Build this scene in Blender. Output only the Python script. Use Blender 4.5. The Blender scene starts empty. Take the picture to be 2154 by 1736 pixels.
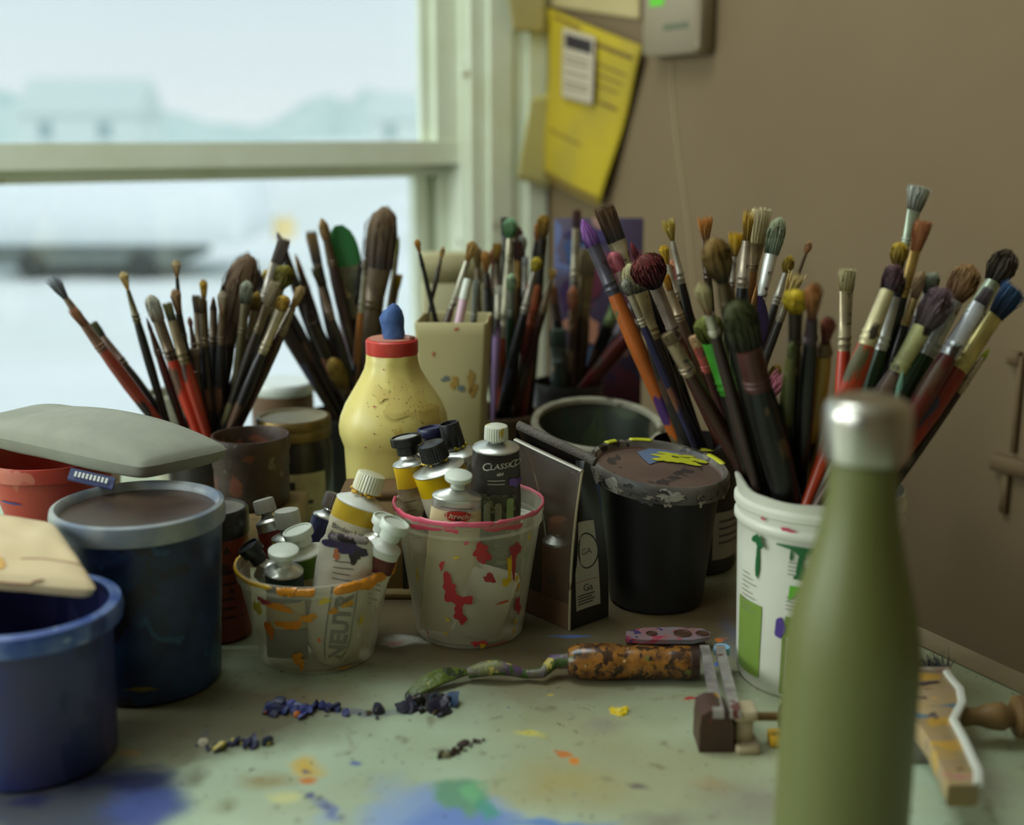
import bpy, math, random
from mathutils import Vector as V, Matrix, noise as mnoise
sc = bpy.context.scene
COL = sc.collection
PI = math.pi
T = 0.75                      # table top height above the floor
EYE = 0.41                    # lens height above the table top
F = 2600.0                    # focal length in pixels of the 2154 px wide frame
CX, CY = 1077.0, 868.0
PITCH = math.radians(12.95)
SP, CP = math.sin(PITCH), math.cos(PITCH)
LENS = V((0, 0, T + EYE))

# ------------------------------------------------------------------ camera
cam_d = bpy.data.cameras.new('camera'); cam = bpy.data.objects.new('camera', cam_d); COL.objects.link(cam)
cam.location = LENS
cam.rotation_euler = (PI/2 - PITCH, 0, 0)
cam_d.sensor_width = 36; cam_d.lens = F/2154*36; cam_d.clip_start = 0.02; cam_d.clip_end = 3000
cam_d.dof.use_dof = True; cam_d.dof.focus_distance = 1.03
cam_d.dof.aperture_fstop = (cam_d.lens/1000)/0.0145
cam_d.dof.aperture_blades = 0
sc.camera = cam
# ------------------------------------------------------------------ exposure
sc.view_settings.view_transform = 'Standard'; sc.view_settings.look = 'None'
sc.view_settings.exposure = 0.5; sc.view_settings.gamma = 1.0; sc.view_settings.use_curve_mapping = False
try:
    sc.cycles.use_denoising = True
    sc.cycles.max_bounces = 10; sc.cycles.diffuse_bounces = 4; sc.cycles.transparent_max_bounces = 24
    sc.cycles.caustics_reflective = False; sc.cycles.caustics_refractive = False
    sc.cycles.sample_clamp_indirect = 4.0
except Exception:
    pass

def lin(c):
    o = []
    for x in c[:3]:
        x = x/255.0
        o.append(x/12.92 if x <= 0.04045 else ((x+0.055)/1.055)**2.4)
    return (o[0], o[1], o[2], 1.0)

# room frame: CORNER where window wall and side wall meet; RD runs along the side wall towards the viewer, WD along the window wall
PHI = math.radians(28.5)
RD = V((math.sin(PHI), -math.cos(PHI), 0)); WD = V((-math.cos(PHI), -math.sin(PHI), 0))
CORNER = V((0.054, 2.25, 0))
def room(s, d, z):            # s metres along the window wall, d metres along the side wall, z above the floor
    p = CORNER + WD*s + RD*d
    return V((p.x, p.y, z))

# ------------------------------------------------------------------ sky
w = bpy.data.worlds.new('overcast_sky'); sc.world = w; w.use_nodes = True
nt = w.node_tree; nt.nodes.clear()
out = nt.nodes.new('ShaderNodeOutputWorld'); bg = nt.nodes.new('ShaderNodeBackground')
tc = nt.nodes.new('ShaderNodeTexCoord'); sx = nt.nodes.new('ShaderNodeSeparateXYZ'); rp = nt.nodes.new('ShaderNodeValToRGB')
nt.links.new(tc.outputs['Generated'], sx.inputs[0]); nt.links.new(sx.outputs['Z'], rp.inputs[0])
rp.color_ramp.elements[0].position = 0.0; rp.color_ramp.elements[0].color = (0.82, 0.90, 0.93, 1)
rp.color_ramp.elements[1].position = 0.13; rp.color_ramp.elements[1].color = (0.70, 0.83, 0.91, 1)
nt.links.new(rp.outputs[0], bg.inputs[0]); nt.links.new(bg.outputs[0], out.inputs[0])
bg.inputs[1].default_value = 0.9

# ------------------------------------------------------------------ daylight lamps at the openings of the room, some of them added
def area(name, loc, aim, sx_, sy_, power, color):
    l = bpy.data.lights.new(name, 'AREA'); l.shape = 'RECTANGLE'; l.size = sx_; l.size_y = sy_
    l.energy = power; l.color = color
    o = bpy.data.objects.new(name, l); COL.objects.link(o); o.location = loc
    o.rotation_euler = (V(aim)-V(loc)).to_track_quat('-Z', 'Z').to_euler()
    return o
SKYC = (0.90, 1.0, 0.95)
# out of frame: window in the far wall; second window and skylight added as fill
area('added_window_fill', room(2.88, .01, 1.55), room(2.4, 1.4, .7), .72, 1.25, 38, SKYC)  # added lamp for light from the back left, no known window
area('side_window_daylight', room(3.36, 1.35, 1.75), room(0.6, 1.0, 0.8), 1.5, 1.2, 17, SKYC)
area('added_overhead_fill', room(1.15, 0.62, 2.58), room(0.95, 0.95, 0.7), 1.0, 0.8, 11, SKYC)  # added overhead lamp to brighten the table top
sl_ = bpy.data.lights.new('hazy_sun', 'SUN'); sl_.energy = .8; sl_.angle = .12; sl_.color = (1.0, .98, .94)
so_ = bpy.data.objects.new('hazy_sun', sl_); COL.objects.link(so_); so_.rotation_euler = (V((-.30, .45, -.62))).to_track_quat('-Z', 'Z').to_euler()
pl = area('window_portal', room(1.2, -0.02, T+0.62), room(1.2, 1.0, T+0.62), 2.15, 1.4, 1, (1, 1, 1))
pl.data.cycles.is_portal = True

# ------------------------------------------------------------------ pixel <-> place
def ray(px, py):
    v = -(py-CY)/F
    return V(((px-CX)/F, CP + v*SP, -SP + v*CP))
def W(px, py, D):             # the point seen at a pixel, D metres in front of the lens along the floor
    r = ray(px, py); return LENS + r*(D/r.y)
def WZ(px, py, z):            # the point seen at a pixel at height z above the table
    r = ray(px, py); return LENS + r*((T+z-LENS.z)/r.z)
def WP(px, py, p0, n):        # the point seen at a pixel on a plane
    r = ray(px, py); return LENS + r*((p0-LENS).dot(n)/r.dot(n))
def ppm(D, z):                # pixels per metre at a place
    return F/(D*CP + (EYE-z)*SP)
def XD(px, D, z):             # x of a pixel column at distance D and height z
    return (px-CX)/ppm(D, z)

# ------------------------------------------------------------------ materials
_mc = {}
def M(name, col, rough=.5, metal=0., col2=None, scale=25., amt=.5, spots=(), alpha=1., bump=0., spec=.5, grad=None, stretch=(1,1,1), trans=0., sss=0.):
    """one procedural surface: base colour, mottling towards col2, paint spots [(colour, scale, threshold)], optional root-to-tip ramp"""
    key = (name, col, rough, metal, col2, scale, amt, spots, alpha, bump, spec, grad, stretch, trans, sss)
    if key in _mc: return _mc[key]
    m = bpy.data.materials.new(name); m.use_nodes = True
    nt = m.node_tree; nd = nt.nodes; L = nt.links.new
    b = nd['Principled BSDF']
    b.inputs['Roughness'].default_value = rough; b.inputs['Metallic'].default_value = metal
    b.inputs['Specular IOR Level'].default_value = spec
    b.inputs['Base Color'].default_value = lin(col)
    cur = None
    tcn = nd.new('ShaderNodeTexCoord'); mp = nd.new('ShaderNodeMapping'); L(tcn.outputs['Object'], mp.inputs[0])
    mp.inputs['Scale'].default_value = stretch
    def nz(s, det=4.):
        n = nd.new('ShaderNodeTexNoise'); n.inputs['Scale'].default_value = s; n.inputs['Detail'].default_value = det
        L(mp.outputs[0], n.inputs[0]); return n
    def mix(fac, a, bcol):
        x = nd.new('ShaderNodeMix'); x.data_type = 'RGBA'
        L(fac, x.inputs['Factor'])
        if a is None: x.inputs['A'].default_value = lin(col)
        else: L(a, x.inputs['A'])
        x.inputs['B'].default_value = lin(bcol)
        return x.outputs['Result']
    if grad:
        sp = nd.new('ShaderNodeSeparateXYZ'); L(tcn.outputs['Generated'], sp.inputs[0])
        cr = nd.new('ShaderNodeValToRGB'); L(sp.outputs['Z'], cr.inputs[0])
        els = cr.color_ramp.elements
        els[0].position = grad[0][0]; els[0].color = lin(grad[0][1])
        els[1].position = grad[-1][0]; els[1].color = lin(grad[-1][1])
        for g in grad[1:-1]:
            e = els.new(g[0]); e.color = lin(g[1])
        cur = cr.outputs[0]
    if col2:
        n = nz(scale); r = nd.new('ShaderNodeMapRange'); L(n.outputs[0], r.inputs[0])
        r.inputs[1].default_value = .38; r.inputs[2].default_value = .66; r.inputs[3].default_value = 0; r.inputs[4].default_value = amt
        cur = mix(r.outputs[0], cur, col2)
    for i, (c, s, th) in enumerate(spots):
        n = nz(s, 3.); n.inputs['Distortion'].default_value = .4
        n.noise_dimensions = '4D'; n.inputs['W'].default_value = i*3.7 + 1.3
        r = nd.new('ShaderNodeMapRange'); L(n.outputs[0], r.inputs[0])
        r.inputs[1].default_value = th-.055; r.inputs[2].default_value = th-.03
        cur = mix(r.outputs[0], cur, c)
    if cur is not None: L(cur, b.inputs['Base Color'])
    if bump:
        n = nz(scale*2); bp = nd.new('ShaderNodeBump'); bp.inputs['Strength'].default_value = bump; bp.inputs['Distance'].default_value = .002
        L(n.outputs[0], bp.inputs['Height']); L(bp.outputs[0], b.inputs['Normal'])
    if sss:
        b.inputs['Subsurface Weight'].default_value = sss; b.inputs['Subsurface Radius'].default_value = (.02, .015, .008)
    if trans: b.inputs['Transmission Weight'].default_value = trans
    if alpha < 1: b.inputs['Alpha'].default_value = alpha
    _mc[key] = m
    return m

# ------------------------------------------------------------------ meshes
class MB:
    def __init__(s): s.v = []; s.f = []; s.m = []
    def add(s, vs, fs, m=0):
        o = len(s.v); s.v += [tuple(x) for x in vs]; s.f += [tuple(i+o for i in f) for f in fs]; s.m += [m]*len(fs); return s
    def rings(s, rings, m=0, cap0=False, cap1=False, close=True):
        """join rings of equal point count"""
        n = len(rings[0]); vs = [p for r in rings for p in r]; fs = []; ms = []
        for i in range(len(rings)-1):
            for j in range(n if close else n-1):
                k = (j+1) % n
                fs.append((i*n+j, i*n+k, (i+1)*n+k, (i+1)*n+j)); ms.append(m[i] if isinstance(m, (list, tuple)) else m)
        if cap0: fs.append(tuple(range(n-1, -1, -1))); ms.append(m[0] if isinstance(m, (list, tuple)) else m)
        if cap1: fs.append(tuple(range((len(rings)-1)*n, len(rings)*n))); ms.append(m[-1] if isinstance(m, (list, tuple)) else m)
        o = len(s.v); s.v += [tuple(x) for x in vs]; s.f += [tuple(i+o for i in f) for f in fs]; s.m += ms
        return s
    def lathe(s, prof, seg=40, m=0, c=(0, 0, 0), sx=1., sy=1., cap=False):
        R = []
        for r, z in prof:
            R.append([(c[0]+r*sx*math.cos(2*PI*k/seg), c[1]+r*sy*math.sin(2*PI*k/seg), c[2]+z) for k in range(seg)])
        return s.rings(R, m, cap and prof[0][0] > 0, cap and prof[-1][0] > 0)
    def tube(s, pts, rad, seg=10, m=0, flat=1.):
        pts = [V(p) for p in pts]; R = []
        for i, p in enumerate(pts):
            t = (pts[min(i+1, len(pts)-1)]-pts[max(i-1, 0)]).normalized()
            a = t.cross(V((0, 0, 1)));
            if a.length < .05: a = t.cross(V((0, 1, 0)))
            a.normalize(); b = t.cross(a); r = rad[i] if isinstance(rad, (list, tuple)) else rad
            R.append([p + a*r*math.cos(2*PI*k/seg) + b*r*flat*math.sin(2*PI*k/seg) for k in range(seg)])
        return s.rings(R, m, True, True)
    def box(s, x0, x1, y0, y1, z0, z1, m=0, b=0.):
        if b <= 0:
            v = [(x, y, z) for z in (z0, z1) for y in (y0, y1) for x in (x0, x1)]
            return s.add(v, [(0, 2, 3, 1), (4, 5, 7, 6), (0, 1, 5, 4), (2, 6, 7, 3), (0, 4, 6, 2), (1, 3, 7, 5)], m)
        def rect(z, i): return [(x0+i+b, y0+i, z), (x1-i-b, y0+i, z), (x1-i, y0+i+b, z), (x1-i, y1-i-b, z), (x1-i-b, y1-i, z), (x0+i+b, y1-i, z), (x0+i, y1-i-b, z), (x0+i, y0+i+b, z)]
        return s.rings([rect(z0, b*.7), rect(z0+b, 0), rect(z1-b, 0), rect(z1, b*.7)], m, True, True)
    def frame_box(s, p, ax, ay, az, m=0, b=0.):
        """box from corner p with edge vectors"""
        t = MB().box(0, 1, 0, 1, 0, 1) if b == 0 else MB().box(0, ax.length, 0, ay.length, 0, az.length, 0, b)
        k = (1, 1, 1) if b == 0 else (1/ax.length, 1/ay.length, 1/az.length)
        return s.add([p+ax*x*k[0]+ay*y*k[1]+az*z*k[2] for x, y, z in t.v], t.f, m)
    def xf(s, fn): s.v = [tuple(fn(V(p))) for p in s.v]; return s
    def merge(s, o, m=None):
        k = len(s.v); s.v += o.v; s.f += [tuple(i+k for i in f) for f in o.f]; s.m += (o.m if m is None else [m]*len(o.f)); return s
    def build(s, name, mats, parent=None, label=None, smooth=40, solid=0.):
        me = bpy.data.meshes.new(name); me.from_pydata(s.v, [], s.f)
        if not isinstance(mats, (list, tuple)): mats = [mats]
        for m in mats: me.materials.append(m)
        if len(mats) > 1: me.polygons.foreach_set('material_index', s.m)
        me.validate(); me.update()
        if smooth:
            me.shade_smooth(); me.set_sharp_from_angle(angle=math.radians(smooth))
        o = bpy.data.objects.new(name, me); COL.objects.link(o)
        if parent is not None: o.parent = parent
        if label: o['label'] = label
        if solid:
            md = o.modifiers.new('thickness', 'SOLIDIFY'); md.thickness = solid; md.offset = 0
        return o

def tag(o, label, cat, group=None, kind=None):
    o['label'] = label; o['category'] = cat
    if group: o['group'] = group
    if kind: o['kind'] = kind
    return o
def thing(name, label, cat, loc=(0, 0, 0), group=None, mat=None):
    o = bpy.data.objects.new(name, None); COL.objects.link(o); o.empty_display_size = .02
    if mat is not None: o.matrix_world = mat
    else: o.location = loc
    return tag(o, label, cat, group)
def struct(name, mb, m, smooth=30):
    o = mb.build(name, m, None, None, smooth); o['kind'] = 'structure'; return o

def grid(fn, nu, nv, mb=None, m=0):
    mb = mb or MB()
    vs = [fn(i/nu, j/nv) for j in range(nv+1) for i in range(nu+1)]
    fs = [(j*(nu+1)+i, j*(nu+1)+i+1, (j+1)*(nu+1)+i+1, (j+1)*(nu+1)+i) for j in range(nv) for i in range(nu)]
    return mb.add(vs, fs, m)

def word(txt, size, fn, name='printed_text', mat=None, parent=None, align='CENTER', shear=0., bold=0.):
    """flat lettering bent onto a surface by fn(u, v)"""
    c = bpy.data.curves.new('lettering', 'FONT'); c.body = txt; c.size = size; c.align_x = align; c.shear = shear
    c.resolution_u = 3; c.offset = bold
    o = bpy.data.objects.new('lettering', c); COL.objects.link(o)
    dg = bpy.context.evaluated_depsgraph_get()
    me = bpy.data.meshes.new_from_object(o.evaluated_get(dg))
    bpy.data.objects.remove(o); bpy.data.curves.remove(c)
    for v in me.vertices: v.co = fn(v.co.x, v.co.y)
    me.materials.clear(); me.materials.append(mat); me.name = name
    q = bpy.data.objects.new(name, me); COL.objects.link(q)
    if parent is not None: q.parent = parent
    return q
def patch(pts, fn, name, mat, parent, fill=6):
    """a thin shape (outline pts in surface coordinates) laid on a surface by fn(u, v): fan of rings about its centre"""
    cu = sum(p[0] for p in pts)/len(pts); cv = sum(p[1] for p in pts)/len(pts)
    mb = MB(); R = []
    for k in range(fill+1):
        t = max(k/fill, 1e-3)
        R.append([fn(cu+(u-cu)*t, cv+(v-cv)*t) for u, v in pts])
    mb.rings(R, 0, True, False)
    return mb.build(name, mat, parent)
def blob_pts(u, v, ru, rv, seed, n=22, rough=.35, drip=0.):
    rnd = random.Random(seed); ph = [rnd.uniform(0, 6.28) for _ in range(4)]
    P = []
    for k in range(n):
        a = 2*PI*k/n
        r = 1 + rough*(.5*math.sin(2*a+ph[0])+.35*math.sin(3*a+ph[1])+.3*math.sin(5*a+ph[2])+.2*math.sin(7*a+ph[3]))
        dv = -drip*max(0, -math.sin(a))**6
        P.append((u+ru*r*math.cos(a), v+rv*r*math.sin(a)+dv))
    return P
def rect_pts(u0, u1, v0, v1, n=6):
    P = [(u0+(u1-u0)*k/n, v0) for k in range(n)] + [(u1, v0+(v1-v0)*k/n) for k in range(n)]
    return P + [(u1-(u1-u0)*k/n, v1) for k in range(n)] + [(u0, v1-(v1-v0)*k/n) for k in range(n)]
# ================================================================== the room
wall_m = M('painted_plaster', (120, 101, 72), .85, col2=(112, 93, 65), scale=3, amt=.6)
white_m = M('old_white_gloss_paint', (234, 241, 222), .4, col2=(220, 226, 198), scale=14, amt=.5, spots=(((150, 128, 96), 26, .74),))
ceil_m = M('ceiling_paint', (215, 212, 200), .9)
floor_m = M('worn_floor_boards', (104, 82, 60), .6, col2=(84, 64, 46), scale=6, stretch=(1, 8, 1))
X = 3.4; Y = 3.6; ZT = 2.6
Z3 = V((0, 0, 1))
WS0, WS1 = 0.145, 2.25        # window opening along the wall
WZ0, WZ1 = T-0.19, T+1.30
def wallbox(mb, s0, s1, d0, d1, z0, z1, m=0): return mb.frame_box(room(s0, d0, z0), WD*(s1-s0), RD*(d1-d0), Z3*(z1-z0), m)
mb = MB()
wallbox(mb, -.1, WS0, -.14, 0, 0, ZT); wallbox(mb, WS1, 2.50, -.14, 0, 0, ZT); wallbox(mb, 3.26, X, -.14, 0, 0, ZT); wallbox(mb, 2.50, 3.26, -.14, 0, 0, .9); wallbox(mb, 2.50, 3.26, -.14, 0, 2.2, ZT)  # includes an opening made for the added second window lamp
wallbox(mb, WS0, WS1, -.14, 0, 0, WZ0); wallbox(mb, WS0, WS1, -.14, 0, WZ1, ZT)
struct('wall_back', mb, wall_m)
struct('wall_right', wallbox(MB(), -.1, 0, 0, Y, 0, ZT), wall_m)
mb = MB()
wallbox(mb, X, X+.1, -.14, .55, 0, ZT); wallbox(mb, X, X+.1, 2.2, Y, 0, ZT); wallbox(mb, X, X+.1, .55, 2.2, 0, 1.1); wallbox(mb, X, X+.1, .55, 2.2, 2.4, ZT)
struct('wall_left', mb, wall_m)
struct('wall_front', wallbox(MB(), -.1, X+.1, Y, Y+.1, 0, ZT), wall_m)
mb = MB()
wallbox(mb, -.1, .6, -.14, Y+.1, ZT, ZT+.1); wallbox(mb, 1.7, X+.1, -.14, Y+.1, ZT, ZT+.1)
wallbox(mb, .6, 1.7, -.14, .3, ZT, ZT+.1); wallbox(mb, .6, 1.7, 1.2, Y+.1, ZT, ZT+.1)  # hole left for the added skylight lamp
struct('ceiling', mb, ceil_m)
struct('floor', wallbox(MB(), -.1, X+.1, -.14, Y+.1, -.1, 0), floor_m)

# window: casing, jamb, two sashes, panes
def windowpiece(*boxes):
    m = MB()
    for b in boxes: wallbox(m, *b)
    return m
win = bpy.data.objects.new('window_1', None); COL.objects.link(win); win['kind'] = 'structure'
cs = MB()
wallbox(cs, .008, .045, .0, .030, T-.30, WZ1+.12); wallbox(cs, .045, .075, .0, .020, T-.30, WZ1+.06); wallbox(cs, .075, .118, .0, .026, T-.30, WZ1+.06); wallbox(cs, .118, .150, -.02, .016, T-.30, WZ1)
wallbox(cs, WS1-.02, WS1+.11, 0, .022, T-.30, WZ1+.11); wallbox(cs, .045, WS1+.11, 0, .022, WZ1-.01, WZ1+.11)
cs.build('casing', white_m, win)
jm = MB()
wallbox(jm, WS0, WS0+.012, -.14, 0, WZ0, WZ1); wallbox(jm, WS1-.02, WS1, -.14, 0, WZ0, WZ1)
wallbox(jm, WS0, WS1, -.14, .05, WZ0-.03, WZ0)
jm.build('jamb', white_m, win)
RZ0, RZ1 = T+.350, T+.389
us = MB()          # upper sash, the nearer one
wallbox(us, WS0+.008, WS0+.055, -.055, -.015, RZ0, WZ1); wallbox(us, WS0+.055, WS0+.075, -.050, -.032, RZ0, WZ1)
wallbox(us, WS1-.06, WS1-.02, -.055, -.015, RZ0, WZ1)
wallbox(us, WS0+.01, WS1-.02, -.055, -.012, RZ0, RZ1); wallbox(us, WS0, WS1, -.055, -.015, WZ1-.05, WZ1)
us.build('upper_sash', white_m, win)
ls = MB()
wallbox(ls, WS0+.010, WS0+.028, -.105, -.062, WZ0, RZ0+.01); wallbox(ls, WS0+.050, WS0+.070, -.105, -.075, WZ0, RZ0+.01)
wallbox(ls, WS0+.028, WS0+.050, -.105, -.090, WZ0, RZ0+.01)
wallbox(ls, WS1-.07, WS1-.02, -.105, -.062, WZ0, RZ0)
wallbox(ls, WS0+.01, WS1-.02, -.105, -.058, RZ0-.022, RZ0+.012); wallbox(ls, WS0, WS1, -.105, -.062, WZ0, WZ0+.05)
ls.build('lower_sash', white_m, win)
gm = bpy.data.materials.new('window_glass'); gm.use_nodes = True
nt = gm.node_tree; nt.nodes.clear(); o_ = nt.nodes.new('ShaderNodeOutputMaterial'); mx = nt.nodes.new('ShaderNodeMixShader')
tr = nt.nodes.new('ShaderNodeBsdfTransparent'); gl = nt.nodes.new('ShaderNodeBsdfGlossy'); gl.inputs['Roughness'].default_value = .02
tr.inputs[0].default_value = (.97, .985, .98, 1); mx.inputs[0].default_value = .05
nt.links.new(tr.outputs[0], mx.inputs[1]); nt.links.new(gl.outputs[0], mx.inputs[2]); nt.links.new(mx.outputs[0], o_.inputs[0])
def pane(s0, s1, d, z0, z1): return wallbox(MB(), s0, s1, d-.0015, d+.0015, z0, z1)
pane(WS0+.05, WS1-.05, -.04, RZ1-.005, WZ1-.04).build('upper_pane', gm, win)
pane(WS0+.06, WS1-.05, -.09, WZ0+.04, RZ0).build('lower_pane', gm, win)
# insect screen outside the glass: a fine woven mesh
sm = bpy.data.materials.new('woven_insect_mesh'); sm.use_nodes = True
nt = sm.node_tree; nd = nt.nodes; L = nt.links.new; nd.clear()
o_ = nd.new('ShaderNodeOutputMaterial'); mx = nd.new('ShaderNodeMixShader'); tr = nd.new('ShaderNodeBsdfTransparent'); df = nd.new('ShaderNodeBsdfDiffuse')
df.inputs[0].default_value = lin((150, 158, 152))
uv = nd.new('ShaderNodeTexCoord'); sp = nd.new('ShaderNodeSeparateXYZ'); L(uv.outputs['UV'], sp.inputs[0])
fs = []
for ax in ('X', 'Y'):
    a = nd.new('ShaderNodeMath'); a.operation = 'MULTIPLY'; a.inputs[1].default_value = 1/.0018; L(sp.outputs[ax], a.inputs[0])
    b = nd.new('ShaderNodeMath'); b.operation = 'FRACT'; L(a.outputs[0], b.inputs[0])
    c = nd.new('ShaderNodeMath'); c.operation = 'LESS_THAN'; c.inputs[1].default_value = .10; L(b.outputs[0], c.inputs[0]); fs.append(c)
mm = nd.new('ShaderNodeMath'); mm.operation = 'MAXIMUM'; L(fs[0].outputs[0], mm.inputs[0]); L(fs[1].outputs[0], mm.inputs[1])
L(mm.outputs[0], mx.inputs[0]); L(tr.outputs[0], mx.inputs[1]); L(df.outputs[0], mx.inputs[2]); L(mx.outputs[0], o_.inputs[0])
so = MB().add([room(WS0+.012, -.125, WZ0), room(WS1-.02, -.125, WZ0), room(WS1-.02, -.125, WZ1), room(WS0+.012, -.125, WZ1)], [(0, 1, 2, 3)]).build('insect_screen', sm, win, 'fine grey insect mesh outside the panes', 0)
ul = so.data.uv_layers.new(name='UV')
for i, c in enumerate(((0, 0), (WS1-WS0, 0), (WS1-WS0, WZ1-WZ0), (0, WZ1-WZ0))): ul.data[i].uv = c

# ================================================================== outside
snow = M('pale_concrete_yard', (243, 247, 246), .9, col2=(222, 228, 222), scale=.35, amt=.7)
g = MB().box(-160, 160, 3.4, 420, -.62, -.6)
struct('ground_outside', g, snow)
def hill(name, label, cx, cy, wx, h, col, seed):  # plain distant hill, no trees on it
    def fn(u, v):
        a = (u-.5)*2; x = cx + a*wx; y = cy + v*36
        env = max(0, 1-abs(a)**2.2)
        z = -.6 + h*env*(.65+.5*mnoise.noise(V((u*7+seed, v*2, seed)))+.25*mnoise.noise(V((u*23, v*5, seed))))*max(0, math.sin(PI*v))**.5
        return (x, y, z if z > -.55 else -1.6)
    o = grid(fn, 60, 8).build(name, M('haze_tinted_scrub', col, .95, col2=(214, 226, 222), scale=.12, amt=.6), None, None, 60)  # haze painted in as a pale scrub tint
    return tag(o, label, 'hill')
hill('hill_ridge', 'hazy grey-green ridge rising behind the yard beside the sash stile', -14, 200, 34, 11, (192, 212, 208), 3.1)
hill('hill_ridge', 'long low hazy hill ridge across the horizon outside', -72, 140, 46, 7.8, (184, 208, 204), 8.7)
def house(label, x, y, wx, wy, h, col, roofc):
    t = thing('house', label, 'house', (x, y, -.6))
    MB().box(-wx/2, wx/2, -wy/2, wy/2, 0, h).build('walls', M('house_render', col, .9), t)
    MB().add([(-wx/2-.3, -wy/2-.3, h), (wx/2+.3, -wy/2-.3, h), (wx/2+.3, wy/2+.3, h), (-wx/2-.3, wy/2+.3, h), (-wx/2-.3, 0, h+wy*.4), (wx/2+.3, 0, h+wy*.4)],
             [(0, 1, 5, 4), (2, 3, 4, 5), (0, 4, 3), (1, 2, 5), (3, 2, 1, 0)]).build('roof', M('house_roof', roofc, .9), t)
    for k in (-.28, .22):
        MB().box(wx*k-.5, wx*k+.5, -wy/2-.05, -wy/2+.05, h*.35, h*.8).build('window', M('dim_glass', (150, 172, 176), .2), t)
house('pale house with a low grey roof by the long low ridge', -33, 100, 9, 7, 2.8, (216, 226, 224), (206, 218, 216))
house('small far house below the hill outside', -9, 120, 8, 6, 2.6, (222, 230, 226), (208, 220, 218))  # house walls and roofs paled to paint in the haze
t = thing('trailer', 'long white trailer parked in the bright yard', 'trailer', (-5.0, 15.6, -.6))
MB().box(-1.7, 1.8, -1.0, 1.0, .42, 1.12, 0, .08).build('body', M('trailer_enamel', (240, 246, 247), .4), t)
MB().box(-1.2, 1.0, -.9, .9, .16, .42).build('chassis', M('trailer_underside', (112, 120, 116), .8), t)
for x in (-.7, .6):
    w_ = MB().lathe([(.0, -.1), (.12, -.1), (.17, -.06), (.17, .06), (.12, .1), (0, .1)], 20)
    w_.xf(lambda p, x=x: V((x+p.x, -.85+p.z, .17+p.y))).build('wheel', M('tyre_rubber', (62, 66, 64), .8), t)
t = thing('barrel', 'blurred yellow barrel standing out in the yard', 'barrel', (-3.75, 20.5, -.6))
MB().lathe([(0, 0), (.17, 0), (.18, .1), (.185, .17), (.18, .24), (.17, .34), (0, .34)], 20).build('body', M('barrel_yellow', (246, 222, 160), .6), t)
MB().lathe([(.17, .33), (.18, .345), (.17, .36), (0, .36)], 20).build('lid', M('barrel_lid', (226, 220, 200), .6), t)
# ================================================================== the table
TN = V((RD.y, -RD.x, 0)); TN = -TN if TN.x < 0 else TN       # towards the side wall
A0 = WZ(1940, 1325, 0); A0.z = 0
def tb(a, b, z): p = V((0, 0, 0)) + TN*a + (-RD)*b; return V((p.x, p.y, z))   # a across, b back along the side wall
EA = A0.dot(TN); B0, B1 = -.35, 1.50; A1 = EA-1.75
tm = bpy.data.materials.new('painted_table_top'); tm.use_nodes = True
nt = tm.node_tree; nd = nt.nodes; L = nt.links.new
bs = nd['Principled BSDF']; bs.inputs['Roughness'].default_value = .42
geo = nd.new('ShaderNodeNewGeometry'); POS = geo.outputs['Position']
def nz(scale, det=4, dist=0., w=0.):
    n = nd.new('ShaderNodeTexNoise'); n.noise_dimensions = '4D'; n.inputs['W'].default_value = w
    n.inputs['Scale'].default_value = scale; n.inputs['Detail'].default_value = det; n.inputs['Distortion'].default_value = dist
    L(POS, n.inputs[0]); return n
def rng(sock, a, b, lo=0., hi=1.):
    r = nd.new('ShaderNodeMapRange'); L(sock, r.inputs[0])
    for i, v in enumerate((a, b, lo, hi)): r.inputs[i+1].default_value = v
    return r.outputs[0]
def mixc(fac, a, b):
    x = nd.new('ShaderNodeMix'); x.data_type = 'RGBA'; L(fac, x.inputs['Factor'])
    if isinstance(a, tuple): x.inputs['A'].default_value = lin(a)
    else: L(a, x.inputs['A'])
    x.inputs['B'].default_value = lin(b); return x.outputs['Result']
cur = mixc(rng(nz(7, 5).outputs[0], .38, .62), (178, 196, 170), (164, 178, 148))
cur = mixc(rng(nz(4, 6, .6, 2.).outputs[0], .50, .72, 0, .7), cur, (152, 138, 94))
cur = mixc(rng(nz(60, 5, .2, 9.).outputs[0], .60, .70, 0, .55), cur, (104, 92, 66))
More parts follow.
